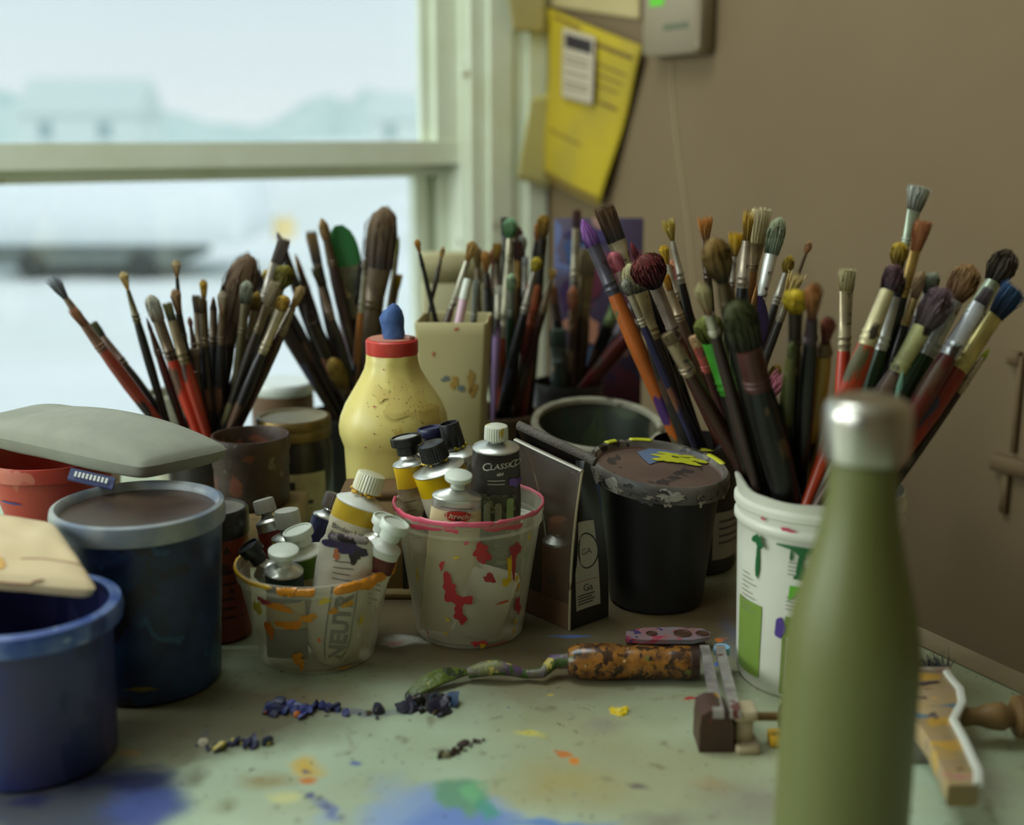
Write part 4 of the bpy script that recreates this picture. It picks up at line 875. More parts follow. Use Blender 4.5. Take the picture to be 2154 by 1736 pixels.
t, fn, bl = tube('navy blue crumpled tube with dark ribbed cap behind the big yellow tube', (706, 1036), .975, (-.028, .024, .006), .024, ('ribbed', .0080, .0130), M('dark_ribbed_cap', (78, 70, 64), .5), [(0, 1, M('navy_label', (34, 40, 92), .4, col2=(60, 60, 90), scale=50))], SC, seed=29, crumple=.003)
# upside-down tube: folded tail up, smeared purple; the printed name runs up its side
top = W(734, 1122, .895); foot = SC+V((.014, -.026, .005)); mt = axis_frame(foot, top, .08)
t = thing('paint_tube', 'white upturned tube with folded tail smeared purple and big letters up its side', 'paint tube', mat=mt, group='paint tubes')
Lg = (top-foot).length; w_ = .0215
def fs(a, tt, eps=0.):
    e = min(1, max(0, (tt-.30)/.70)); ry = .0125*(1-e*e*.86); rx = w_*(1-.10*max(0, 1-tt*4))*(1-.32*max(0, (tt-.86)/.14)**2)
    if tt < .14: q = tt/.14; rx = .010+(rx-.010)*q; ry = .010+(ry-.010)*q
    n = mnoise.noise(V((math.cos(a)*2+4, math.sin(a)*2, tt*9)))*.0012
    return V((math.cos(a)*(rx+n+eps), math.sin(a)*(ry+n+eps)-.006*max(0, tt-.9)*6*e, Lg*tt))
R = [[fs(2*PI*j/40, k/30) for j in range(40)] for k in range(31)]
MB().rings(R, 0, True, True).build('body', M('white_foil_label', (206, 200, 186), .45, col2=(190, 182, 168), scale=24), t, None, 50)
MB().box(-w_*.72, w_*.72, -.0085, -.003, Lg*.955, Lg*1.01, 0, .002).build('folded_tail', M('purple_smeared_fold', (176, 164, 152), .45, col2=(52, 36, 84), scale=60, amt=.95, spots=(((40, 30, 34), 80, .60),)), t)
def ff(u, v, eps=.0006): return fs(-math.acos(max(-.999, min(.999, u/w_))), min(1, v/Lg), eps)
patch(blob_pts(-.002, Lg*.92, .015, .0065, 12, 30, .5), ff, 'paint_smear', M('purple_paint_smear', (58, 40, 92), .4, col2=(40, 32, 40), scale=120), t, 4)
patch(blob_pts(.008, Lg*.86, .006, .005, 15, 30, .6), ff, 'paint_smear', M('black_paint_smear', (44, 36, 36), .4), t, 3); patch(blob_pts(-.007, Lg*.85, .002, .005, 16, 20, .4), ff, 'paint_smear', M('orange_smear', (190, 110, 70), .5), t, 2)
lines(t, ff, -.008, .010, Lg*.80, 4, .0045, .0011, 11)
word('NEUTR', .0172, lambda u, v: ff(.0085-v+.001, u+.006), 'printed_text', M('blue_grey_print', (62, 72, 84), .5), t, 'LEFT', 0., .0008)
for vv in (.0115, -.0070): patch(rect_pts(vv, vv+.0012, .004, .066, 8), lambda u, v: ff(u, v, .0007), 'printed_rule', M('blue_grey_print', (62, 72, 84), .5), t, 2)
# ================================================================== zipped vinyl bag
bag = thing('vinyl_bag', 'clear-fronted zipped vinyl bag of paint between the tall cup and black bucket', 'bag', V((.045, 1.0, T)))
BO = bag.location
def bp_(x, y, z): return V((x, y, z))-BO
fl = V((.000, 1.022, 0)); fr = V((.0485, .968, 0)); gr = V((.083, .998, 0)); bl_ = V((.032, 1.050, 0))
zl = T+.158; zr = T+.140
tpL = V((.004, 1.030, 0)); tpR = V((.0600, .985, 0))
def front(u, v):              # u 0 left..1 right, v 0 bottom..1 top
    p = fl.lerp(fr, u).lerp((tpL.lerp(tpR, u)), v**2.4); b = .004*math.sin(PI*u)*math.sin(PI*v)
    return bp_(p.x-b*.6, p.y-b*.8, T+.0005+(.158+(.142-.158)*u)*v)
def side(u, v):               # gusset: u 0 front .. 1 rear
    p = fr.lerp(gr, u); q = tpR.lerp(tpR+V((.003, .004, 0)), u); k = v**2.4
    p = p.lerp(q, k); fold = -.010*math.sin(PI*u)*(v**.8)
    return bp_(p.x+fold*.9, p.y-fold*.2, T+.0005+.142*v)
def back(u, v):
    p = bl_.lerp(gr, u).lerp(tpL.lerp(tpR, u)+V((.003, .004, 0)), v**2.4)
    return bp_(p.x, p.y, T+.0005+(.158+(.142-.158)*u)*v)
def left(u, v):
    p = fl.lerp(bl_, u).lerp(tpL, v**2.4); return bp_(p.x, p.y, T+.0005+.158*v)
blackv = M('black_vinyl', (20, 19, 18), .28, col2=(32, 30, 28), scale=30)
vin = bpy.data.materials.new('smoky_clear_vinyl'); vin.use_nodes = True
nt = vin.node_tree; nd = nt.nodes; b = nd['Principled BSDF']; b.inputs['Base Color'].default_value = lin((118, 102, 86)); b.inputs['Roughness'].default_value = .16; b.inputs['Alpha'].default_value = .46  # brown base lightened to paint in the front's reflections
nzv = nd.new('ShaderNodeTexNoise'); nzv.inputs['Scale'].default_value = 60; bpv = nd.new('ShaderNodeBump'); bpv.inputs['Strength'].default_value = .25; bpv.inputs['Distance'].default_value = .002; nt.links.new(nzv.outputs[0], bpv.inputs['Height']); nt.links.new(bpv.outputs[0], b.inputs['Normal'])
grid(lambda u, v: front(u, .155+.80*v), 16, 24).build('clear_front', vin, bag)
grid(lambda u, v: front(u, .155*v), 12, 4).build('lower_band', M('brown_vinyl_band', (112, 84, 62), .4), bag)
grid(side, 12, 24).build('gusset', blackv, bag); grid(back, 10, 12).build('rear_panel', blackv, bag); grid(left, 6, 12).build('gusset', blackv, bag)
MB().add([bp_(p.x, p.y, T+.0006) for p in (fl, fr, gr, bl_)], [(0, 1, 2, 3)]).build('bottom', blackv, bag)
MB().tube([side(0, k/20)+V((-.0005, -.0008, 0)) for k in range(20)], .0011, 8).build('piping', M('cream_piping', (160, 148, 118), .4), bag)
zp = [bp_(tpL.lerp(tpR, k/10).x+.0015, tpL.lerp(tpR, k/10).y+.002, T+.158-.016*k/10+.0035) for k in range(11)]
zp.append(zp[-1]+V((.007, -.006, -.003)))
MB().tube(zp, .0034, 10, 0, 1.2).build('zipper_tape', M('grey_zip_tape', (88, 80, 72), .7, col2=(60, 54, 48), scale=260, bump=.6), bag)
MB().tube([front(k/12, .945)+V((-.0006, -.0010, 0)) for k in range(13)], .0026, 8, 0, .5).build('seam', M('clear_welded_seam', (170, 166, 148), .15), bag)
grid(lambda u, v: side(.22+.62*u, .10+.53*v)+V((-.0012, -.0016, 0)), 8, 10).build('label', M('white_bag_label', (168, 164, 148), .5), bag)
sd = lambda u, v, e=.0: side(.22+.62*u, .10+.53*v)+V((-.0018-e, -.0024-e, 0))
patch([(.66+.44*math.cos(2*PI*k/30)*.95, .66+.21*math.sin(2*PI*k/30)) for k in range(30)], sd, 'label_ring', ink, bag, 3)
patch([(.66+.40*math.cos(2*PI*k/30)*.95, .66+.192*math.sin(2*PI*k/30)) for k in range(30)], lambda u, v: sd(u, v, .0003), 'label_disc', M('white_bag_label', (168, 164, 148), .5), bag, 3)
word('GA', .30, lambda u, v: sd(.66+u*.95, .62+v*.34, .0006), 'printed_text', ink, bag)
word('Ga', .34, lambda u, v: sd(.62+u*.95, .20+v*.34, .0006), 'printed_text', ink, bag)
patch(rect_pts(.02, .98, .32, .326), lambda u, v: sd(u, v, .0004), 'printed_rule', M('red_print', (150, 60, 60), .5), bag, 2)
for k in range(4): patch(rect_pts(.15, .85-.1*(k % 2), .155-k*.032, .168-k*.032), lambda u, v: sd(u, v, .0004), 'fine_print', ink, bag, 2)
# tube of red paint inside the bag
rt = thing('paint_tube', 'red-labelled paint tube inside the clear vinyl bag', 'paint tube', V((.037, 1.003, T+.002)), 'paint tubes')
rt.rotation_euler = (0, .04, -.75)
MB().rings([[(math.cos(2*PI*j/28)*rx, math.sin(2*PI*j/28)*ry, z) for j in range(28)] for rx, ry, z in ((.0155, .0012, 0), (.0152, .003, .01), (.0145, .008, .04), (.0135, .0115, .062), (.0132, .0118, .064))], 0, True, True).build('body', M('brick_red_tube', (136, 66, 48), .45, col2=(150, 84, 60), scale=20), rt)
MB().lathe([(.013, .064), (.0128, .066), (.006, .072), (.006, .076), (0, .076)], 28).build('shoulder', alu, rt)
MB().lathe([(.0075, .074), (.0085, .076), (.0085, .084), (.007, .086), (0, .086)], 28).build('cap', M('rust_cap', (140, 76, 44), .4), rt)
patch([(.0075*math.cos(2*PI*k/24), .036+.008*math.sin(2*PI*k/24)) for k in range(24)], lambda u, v: V((u, -.0118*math.sqrt(max(0, 1-(u/.0145)**2))*min(1, v/.05)-.0012, v)), 'label_ring', M('dark_label_ink', (70, 28, 22), .5), rt, 3)

# ================================================================== grey pouch with a blue tag
P1, P2, P3, P4 = W(298, 1010, .912), W(492, 968, .972), W(110, 872, 1.065), W(-95, 922, .995)
P1.z = T+.156; P2.z = T+.156; P3.z = T+.170; P4.z = T+.168
C0 = (P1+P2+P3+P4)/4
pouch = thing('felt_pouch', 'soft grey padded pouch lying across the red cup and dark blue pot', 'pouch', C0)
def quadp(u, v):              # u along P1->P4 , v along P1->P2
    a = P1.lerp(P4, u); b = P2.lerp(P3, u); return a.lerp(b, v)
def pil(sgn, th):
    def fn(u, v):
        e = (max(0, 1-abs(2*u-1)**(5 if sgn > 0 else 14))*max(0, 1-abs(2*v-1)**(3.2 if sgn > 0 else 9)))**(.42 if sgn > 0 else .5)
        cu, cv = .5+(u-.5)*(1-.035*abs(2*v-1)**6), .5+(v-.5)*(1-.06*abs(2*u-1)**6)
        p = quadp(cu, cv); k = 1+.22*mnoise.noise(V((u*3, v*2, 1)))
        sag = .007*math.sin(PI*min(1, u*1.25)) if sgn > 0 else 0
        return p+V((0, 0, sgn*th*e*k+sag*e))-C0
    return fn
m = grid(pil(1, .0120), 80, 40); m.merge((lambda g: (setattr(g, 'f', [tuple(reversed(f)) for f in g.f]), g)[1])(grid(pil(-1, .0140), 80, 40)))
m.build('cover', M('grey_felt', (150, 152, 138), .9, col2=(138, 140, 128), scale=60, amt=.5, bump=.15), pouch, None, 80)
q0 = quadp(.36, .0)-C0-V((0, .003, .012)); q1 = quadp(.13, .0)-C0-V((0, .003, .012))
tg = MB(); hd = (q1-q0); dn = V((0, -.010, -.006))
tg.frame_box(q0+V((0, .003, -.001)), hd, dn, V((0, -.0006, .0016))).build('woven_tag', M('navy_woven_tag', (38, 46, 86), .7), pouch)
tt0 = q0+hd*.16+dn*.25+V((0, -.0009, .0019))
for k in range(9): MB().frame_box(tt0+hd*.085*k, hd*.05, dn*.45, V((0, -.0002, .0004))).build('tag_stitching', M('white_tag_thread', (176, 178, 170), .7), pouch)

# ================================================================== folded cream pouch on the small blue bucket
Q1, Q2, Q3, Q4 = W(211, 1268, .742), W(118, 1140, .826), W(-90, 1170, .86), W(-150, 1296, .772)
Q1.z = T+.1225; Q2.z = T+.138; Q3.z = T+.138; Q4.z = T+.1225
D0 = (Q1+Q2+Q3+Q4)/4
cp_ = thing('cloth_pouch', 'folded cream cloth pouch resting on the small blue bucket', 'pouch', D0)
def cq(u, v): return Q1.lerp(Q4, u).lerp(Q2.lerp(Q3, u), v)
def cpf(sgn, th):
    def fn(u, v):
        e = (max(0, 1-abs(2*u-1)**10)*max(0, 1-abs(2*v-1)**5))**.4
        p = cq(.5+(u-.5)*(1-.03*abs(2*v-1)**8), .5+(v-.5)*(1-.05*abs(2*u-1)**8))
        cr = -.0022*math.exp(-((v-.27-.02*math.sin(u*9))/.03)**2) if sgn > 0 else 0
        return p+V((0, 0, sgn*th*e+cr+.0015*mnoise.noise(V((u*5, v*4, 2)))*e))-D0
    return fn
m = grid(cpf(1, .0075), 40, 40); m.merge((lambda g: (setattr(g, 'f', [tuple(reversed(f)) for f in g.f]), g)[1])(grid(cpf(-1, .0120), 40, 40)))
m.build('cloth', M('cream_canvas', (206, 186, 150), .85, col2=(198, 176, 136), scale=20, amt=.6, bump=.2), cp_, None, 70)
for v0, u0, u1 in ((.27, .03, .42), (.0, .30, .62)):
    MB().tube([cpf(1, .0075)(u0+(u1-u0)*k/16, v0+.035+.02*math.sin((u0+(u1-u0)*k/16)*9)-(.03 if v0 == 0 else .035))+V((0, 0, .0004)) for k in range(17)], [.0003]+[.0010]*15+[.0003], 6, 0, .5).build('fold_seam', M('brown_fold_seam', (128, 86, 60), .8), cp_)
patch(blob_pts(.585, .15, .055, .12, 3, 24, .3), lambda u, v: cpf(1, .0075)(u, v)+V((0, 0, .0005)), 'ochre_stain', M('ochre_cloth_stain', (198, 152, 78), .85, col2=(206, 176, 120), scale=60), cp_, 5)

# ================================================================== palette knife
kn = thing('palette_knife', 'palette knife with green paint-caked leaf blade and worn amber wooden handle', 'palette knife', WZ(1330, 1446, 0))
KO = kn.location
def kp(px, py, D): return W(px, py, D)-KO
hA = WZ(1192, 1441, 0)+V((0, .013, .0135))-KO; hB = WZ(1474, 1446, 0)+V((0, .013, .0140))-KO
ax = (hB-hA)
hm = M('amber_varnished_wood', (146, 96, 38), .22, col2=(74, 46, 24), scale=110, amt=1., spots=(((60, 38, 24), 110, .60), ((96, 96, 42), 80, .72), ((44, 30, 22), 190, .62), ((190, 156, 110), 120, .76)))
pro = [(0, 0), (.010, .002), (.0132, .010), (.0140, .030), (.0138, .042), (.0128, .050), (.0122, .053), (.0128, .056), (.0124, .075), (.0117, .088), (.0118, .093), (.0128, .098), (.0124, .104), (.0128, .109), (.0122, .112)]
k_ = ax.length/.120; rot = axis_frame(hA, hB).to_3x3()
m = MB().lathe([(r, z*k_) for r, z in pro], 36); m.xf(lambda p: rot @ p + hA); m.build('handle', hm, kn)
m = MB().lathe([(.0122, .1120*k_), (.0127, .1125*k_), (.0127, .1195*k_), (.0105, .120*k_), (0, .120*k_)], 36); m.xf(lambda p: rot @ p + hA); m.build('dark_butt', M('dark_stained_wood', (46, 28, 20), .3), kn)
shaft = [hA+V((.002, 0, 0)), hA+V((-.010, .000, -.0005)), kp(1145, 1414, .912)+V((0, 0, 0)), WZ(1105, 1418, .006)-KO, WZ(1075, 1410, .010)-KO, WZ(1045, 1404, .012)-KO, WZ(1015, 1408, .010)-KO, WZ(985, 1416, .007)-KO]
shaft[2] = WZ(1140, 1416, .008)-KO
MB().tube(shaft, [.0060, .0058, .0040, .0036, .0044, .0060, .0058, .0044], 12).build('shank', M('paint_caked_shank', (84, 62, 92), .5, col2=(120, 124, 70), scale=70, amt=.9, spots=(((176, 160, 80), 90, .62), ((60, 84, 36), 70, .60)), bump=.8), kn)
bt_ = WZ(852, 1466, .001)-KO; bb_ = shaft[-1]; bd = (bb_-bt_); sdv = V((.10, 1, .55)).normalized()
def blade(u, v):              # u tip->shank, v across
    wd = .0185*math.sin(PI*min(1, (u*.92+.02))**.80)**.85*(1-.25*u)+.0006
    return bt_+bd*u + sdv*wd*(v-.42) + V((0, 0, .004*math.sin(PI*u)+.0008*mnoise.noise(V((u*30, v*9, 0)))))
m = grid(blade, 30, 10); m.build('blade', M('green_caked_blade', (68, 84, 18), .45, col2=(92, 106, 30), scale=60, amt=.9, spots=(((176, 166, 30), 60, .70), ((44, 52, 24), 70, .60)), bump=1.), kn, None, 60, .0014)
# painted scrap with holes behind the handle
sp_ = thing('paint_scraper', 'flat paint-splashed scraper with finger holes lying behind the amber handle', 'scraper', WZ(1402, 1366, 0)+V((0, .004, 0)))
m = MB(); OUT = [(-.034, -.010), (-.020, -.013), (.020, -.013), (.034, -.006), (.036, .002), (.030, .010), (.010, .013), (-.016, .012), (-.032, .004)]
m.rings([[(x, y, z) for x, y in OUT] for z in (.0085, .0120)], 0, True, True); m.build('plate', M('pink_blue_splashed_plate', (134, 96, 96), .4, col2=(110, 120, 130), scale=60, amt=.8, spots=(((150, 60, 76), 60, .62), ((60, 50, 90), 70, .64))), sp_)
for x, r in ((.013, .0065), (.029, .0048), (-.012, .004)):
    MB().lathe([(r, .0121), (r*1.15, .0125), (r*1.1, .0129), (r*.9, .0127), (r*.85, .0122), (0, .01215)], 20, 0, (x, -.001, 0)).build('finger_hole', M('dark_hole', (66, 40, 26), .5), sp_)
for x in (-.028, .027): MB().box(x-.004, x+.004, -.006, .006, 0, .0085, 0, .001).build('foot_block', M('dark_stained_wood', (46, 28, 20), .3), sp_)

# ================================================================== tube wringer: wooden block, steel bars, spindle
wr = thing('tube_wringer', 'wooden paint-tube wringer with steel bars and a turned spindle behind the flask', 'tool', WZ(1508, 1590, 0)+V((0, .020, 0)))
WO = wr.location
def wp(px, py, z): return WZ(px, py, z)-WO
bw = M('paint_stained_block', (70, 44, 32), .5, col2=(44, 32, 28), scale=40, spots=(((206, 150, 30), 46, .66), ((120, 50, 44), 50, .66)))
m = MB()
m.rings([[(x, y, z) for x, y, z in ((-.0115, yy, 0), (.0115, yy, 0), (.0115, yy, .018), (.009, yy, .026), (.003, yy, .0305), (-.005, yy, .0305), (-.0105, yy, .027), (-.0115, yy, .018))] for yy in (-.016, .012)], 0, True, True)
m.build('block', bw, wr)
stl = M('dull_painted_steel', (190, 184, 178), .32, .5, col2=(130, 114, 120), scale=60, amt=.7, spots=(((120, 160, 190), 60, .70), ((120, 66, 66), 50, .68)))
for x0, x1 in ((1472, 1500), (1504, 1536)):
    a = wp(x0, 1372, .016); b = wp(x1, 1512, .026)
    m = MB(); d = b-a; m.frame_box(a, d, V((.0074, 0, 0)), V((0, .002, .005))); m.build('bar', stl, wr)
MB().box(-.004, .010, .010, .020, 0, .012).xf(lambda p: p).build('bar_foot', stl, wr)
c = wp(1502, 1368, .018); MB().lathe([(0, -.003), (.006, -.003), (.0068, 0), (.006, .003), (0, .003)], 16, 0, c+V((.006, 0, 0))).build('blue_end', M('pale_blue_tip', (120, 164, 196), .4), wr)
spz = .020
S0 = V((.008, -.003, spz)); EX = XD(2150, .79, .02)-WO.x
steel = M('worn_spindle', (104, 84, 60), .45, col2=(70, 52, 36), scale=60)
prof = [(.0, 0), (.0042, 0), (.0042, .008), (.0030, .010), (.0030, .044), (.0085, .045), (.0095, .049), (.0085, .0535), (.0040, .055), (.0038, .130), (.0060, .134), (.0068, .140), (.0060, .146), (.0066, .150), (.0080, .153), (.0092, .158), (.0096, .163), (.0070, .167), (.0070, .169), (.0140, .171), (.0145, .175), (.0135, .178), (.0080, .180), (.0090, .186), (.0060, .197), (0, .198)]
kx = (EX+.020-S0.x)/.198
m = MB().lathe(prof, 28); m.xf(lambda p: V((S0.x+p.z*kx, S0.y+p.x, S0.z+p.y))); m.build('spindle', M('turned_brown_spindle', (122, 94, 54), .45, col2=(74, 54, 34), scale=40), wr)
m = MB().lathe([(.0, 0), (.0132, 0), (.0148, .002), (.0148, .006), (.0132, .008), (0, .008)], 24); m.xf(lambda p: V((XD(1634, .79, .02)-WO.x+p.z, S0.y+p.x, .0150+p.y))); m.build('collar', M('dark_collar', (52, 38, 36), .4), wr)
xt = XD(1563, .775, .02)-WO.x
m = MB().box(xt-.0085, xt+.0075, -.016, .004, .022, .029, 0, .0015); m.box(xt-.0065, xt+.0050, -.012, .001, .004, .023, 0, .001); m.box(xt-.007, xt+.0095, -.020, .002, 0, .0058, 0, .0015)
m.build('roller_stand', M('off_white_stand', (176, 160, 130), .5, col2=(150, 130, 100), scale=40), wr)
MB().box(.038, .052, -.010, .004, .0, .008, 0, .001).build('yellow_chip', M('yellow_chip', (206, 160, 30), .5), wr)

# ================================================================== wide brush lying at the table edge
hb = thing('varnish_brush', 'wide multicoloured paint-splashed brush with white edge lying beside the flask', 'paintbrush', WZ(1990, 1520, 0))
HO = hb.location
def outline(s):               # centre px, half width px along the brush, s 0 handle end .. 1 ferrule end
    keys = [(0, 2028, 1652, 34), (.10, 2022, 1622, 40), (.30, 1992, 1556, 40), (.45, 1966, 1515, 44), (.60, 1958, 1478, 74), (.72, 1950, 1450, 78), (.88, 1944, 1424, 60), (1, 1940, 1412, 56)]
    for a, b in zip(keys, keys[1:]):
        if a[0] <= s <= b[0]:
            t_ = (s-a[0])/(b[0]-a[0]); t_ = t_*t_*(3-2*t_); return [a[i]+(b[i]-a[i])*t_ for i in (1, 2, 3)]
hz0, hz1 = .016, .030
def hbp(s, e, z):
    x, y, w_ = outline(s); p = WZ(x+e*w_, y, .030)-HO; return V((p.x, p.y, z))
sec = lambda s: [hbp(s, -1, hz0+.002), hbp(s, -.9, hz0), hbp(s, .8, hz0), hbp(s, .95, hz0+.002), hbp(s, .97, hz1-.002), hbp(s, .82, hz1), hbp(s, -.9, hz1), hbp(s, -1, hz1-.002)]
MB().rings([sec(k/40) for k in range(41)], 0, True, True).build('handle', M('patchwork_painted_handle', (164, 142, 112), .35, col2=(176, 148, 84), scale=30, amt=.8, spots=(((186, 116, 120), 26, .645), ((76, 108, 128), 30, .645), ((200, 156, 66), 32, .645), ((66, 52, 60), 50, .67)), stretch=(.6, 1.4, 1)), hb, None, 50)
MB().tube([hbp(k/40, .90, hz1) for k in range(41)], .0030, 8, 0, .7).build('white_edge', M('white_paint_ridge', (206, 208, 198), .35), hb)
m = MB().frame_box(hbp(.965, -1.02, hz0-.001), hbp(.965, 1.02, hz0-.001)-hbp(.965, -1.02, hz0-.001), hbp(1, -1, hz0)-hbp(.94, -1, hz0), V((0, 0, hz1-hz0+.003))); m.build('ferrule', M('splashed_ferrule', (150, 120, 110), .4, .3, col2=(190, 186, 170), scale=60, amt=.8, spots=(((150, 60, 60), 60, .62),)), hb)
rnd = random.Random(6); m = MB(); e0, e1 = hbp(1, -1, 0), hbp(1, 1, 0); dr = (hbp(1, 0, 0)-hbp(.90, 0, 0)).normalized()
for k in range(240):
    f = rnd.random(); z = rnd.uniform(hz0+.002, hz1-.001); p = e0.lerp(e1, f)+V((0, 0, z)); q = p+(dr+V((rnd.gauss(0, .12)+.25*(f-.5), 0, rnd.gauss(0, .06)))).normalized()*rnd.uniform(.026, .038)
    m.tube([p, p.lerp(q, .5), q], [.0005, .00045, .0002], 3)
m.build('bristles', M('slate_blue_bristles', (96, 104, 112), .6, col2=(60, 64, 80), scale=40), hb)
MB().box(-.020, .020, -.010, .010, 0, hz0, 0, .001).xf(lambda p: p+hbp(.5, 0, 0)-V((0, 0, 0))).build('paint_lump', M('dried_grey_paint', (120, 116, 104), .6), hb)

# ================================================================== paper and fittings on the wall
S_P, S_N = room(0, 0, 1), V((-RD.y, RD.x, 0))
S_N = S_N if S_N.dot(LENS-S_P) > 0 else -S_N
C_P, C_N = room(.05, .034, 1), RD.copy()
def sheet(name, label, cat, corners, plane, off, mat, curl=.0, n=14, thick=.0006):
    p0, nn = plane; P = [WP(x, y, p0+nn*off, nn) for x, y in corners]; c0 = sum(P, V())/4
    t = thing(name, label, cat, c0)
    def fn(u, v):              # u left-right, v bottom-top; corners BL BR TR TL
        p = P[0].lerp(P[1], u).lerp(P[3].lerp(P[2], u), v); return p-c0+nn*curl*(math.sin(PI*u)*.5+math.sin(2.2*PI*v+u)*.3+.5*(1-v)**2)
    grid(fn, n, n).build('sheet', mat, t, None, 60, thick)
    return t, (lambda u, v, e=.0012: fn(u, v)+nn*e)
WALLP = (S_P, S_N); CASP = (C_P, C_N)
def paper(nm, c, c2): return M(nm, c, .8, col2=c2, scale=9, amt=.6, sss=0.)
t, f1 = sheet('paper_sheet', 'cream paper sheet taped over the window casing beneath the yellow sheet', 'paper', ((1086, 376), (1160, 398), (1165, 190), (1118, 205)), CASP, .006, paper('cream_paper', (206, 200, 138), (196, 186, 120)))
t, f2 = sheet('paper_sheet', 'small cream note hanging from the top of the window casing', 'paper', ((1080, 66), (1146, 70), (1150, -60), (1060, -60)), CASP, .008, paper('tan_note_paper', (196, 184, 124), (186, 172, 112)))
t, f3 = sheet('paper_sheet', 'pale buff sheet pinned high on the wall above the yellow sheet', 'paper', ((1146, 12), (1346, 42), (1348, -70), (1140, -70)), WALLP, .004, paper('buff_paper', (186, 168, 118), (176, 158, 108)))
t, f4 = sheet('yellow_sheet', 'creased bright yellow paper sheet pinned at the room corner', 'paper', ((1148, 372), (1268, 432), (1354, 96), (1150, 14)), WALLP, .012, paper('bright_yellow_paper', (184, 160, 22), (158, 138, 52)), .010)
br = M('brown_pen_print', (110, 84, 30), .7)
for u0, u1, v0, v1 in ((.10, .42, .955, .975), (.50, .95, .90, .925), (.6, .92, .80, .81), (.62, .9, .74, .75), (.6, .88, .68, .69), (.7, .9, .58, .60), (.1, .6, .30, .31)):
    patch(rect_pts(u0, u1, v0, v1), f4, 'written_line', br, t, 2)
patch(rect_pts(.05, .95, .012, .045), f4, 'brown_edge', br, t, 2)
t, f5 = sheet('info_card', 'small white card with a black heading fixed on the yellow sheet', 'card', ((1182, 206), (1246, 222), (1252, 78), (1184, 58)), WALLP, .024, M('white_card_stock', (186, 172, 148), .7))
patch(rect_pts(.10, .92, .74, .93), f5, 'black_heading', M('black_heading', (34, 24, 28), .6), t, 2)
for v0 in (.60, .52, .38, .24, .16): patch(rect_pts(.1, .85, v0, v0+.025), f5, 'fine_print', M('grey_card_ink', (120, 110, 90), .6), t, 2)
# plastic control box and its cable
a = WP(1388, 122, S_P, S_N); b = WP(1506, 110, S_P, S_N); wd = (b-a).dot(RD)
bx = thing('control_box', 'white plastic control box with a green light on the wall above the brushes', 'control box', V((a.x, a.y, a.z)))
m = MB().frame_box(V((0, 0, 0)), RD*wd, S_N*.035, V((0, 0, .17)), 0, .006); m.build('housing', M('ivory_plastic', (152, 138, 112), .45), bx)
def bxf(u, v): return RD*wd*u + S_N*.0357 + V((0, 0, v))
patch(rect_pts(.16, .42, .070, .094), bxf, 'green_light', M('green_marker', (96, 200, 30), .4), bx, 2)
patch(rect_pts(.42, .86, .034, .043), bxf, 'printed_text', M('grey_green_print', (96, 100, 70), .5), bx, 2)
pts = [WP(x, y, S_P+S_N*.0012, S_N) for x, y in ((1412, 116), (1414, 180), (1418, 250), (1428, 330), (1440, 420), (1452, 520), (1462, 640), (1470, 780), (1476, 960))]
o = MB().tube(pts, .0014, 8).build('cable', M('wall_coloured_cable', (168, 148, 112), .6)); tag(o, 'thin beige cable running down the wall from the control box', 'cable')
# blurred rusty bracket on the wall
bk = thing('wall_bracket', 'rusty brown metal bracket fixed on the bare wall by the table edge', 'bracket', WP(2135, 960, S_P, S_N))
BKO = bk.location; rm = M('rusty_brown_metal', (100, 80, 50), .8, col2=(112, 90, 60), scale=40)
def bkb(px0, px1, py0, py1, dpt, nm):
    p = WP(px0, py1, S_P, S_N); q = WP(px1, py1, S_P, S_N); r = WP(px0, py0, S_P, S_N)
    MB().frame_box(p-BKO, RD*((q-p).dot(RD)), S_N*dpt, V((0, 0, r.z-p.z)), 0, .001).build(nm, rm, bk)
bkb(2130, 2140, 745, 950, .006, 'upright'); bkb(2092, 2190, 950, 985, .010, 'crossbar'); bkb(2108, 2122, 985, 1075, .007, 'lower_leg'); bkb(2126, 2150, 735, 765, .008, 'hook')
# purple painting leaning at the back
pn = thing('canvas_panel', 'small purple and blue abstract painting standing behind the brushes', 'painting', V((XD(1253, 1.60, .15), 1.535, T)))
rot = Matrix.Rotation(-.10, 3, 'X')
hw = (1343-1163)/2/ppm(1.6, .2)
m = MB().box(-hw, hw, 0, .012, 0, .302, 0, .001); m.xf(lambda p: rot @ p); m.build('canvas', M('purple_canvas', (60, 46, 72), .6, col2=(50, 44, 70), scale=14, spots=(((70, 84, 130), 12, .58), ((96, 44, 66), 11, .60), ((150, 110, 96), 13, .66))), pn)
for u, v, a_, b_, c_ in ((-.026, .262, .016, .022, (66, 88, 134)), (-.018, .222, .016, .030, (104, 40, 62)), (-.036, .205, .012, .022, (72, 44, 90)), (-.010, .280, .04, .008, (70, 58, 108)), (-.02, .165, .02, .02, (196, 136, 110)), (-.014, .13, .02, .014, (70, 90, 120))):
    patch(blob_pts(u, v, a_, b_, int(v*900), 26, .35), lambda x, z: rot @ V((x, -.0008, z)), 'paint_patch', M('canvas_paint', c_, .6), pn, 4)
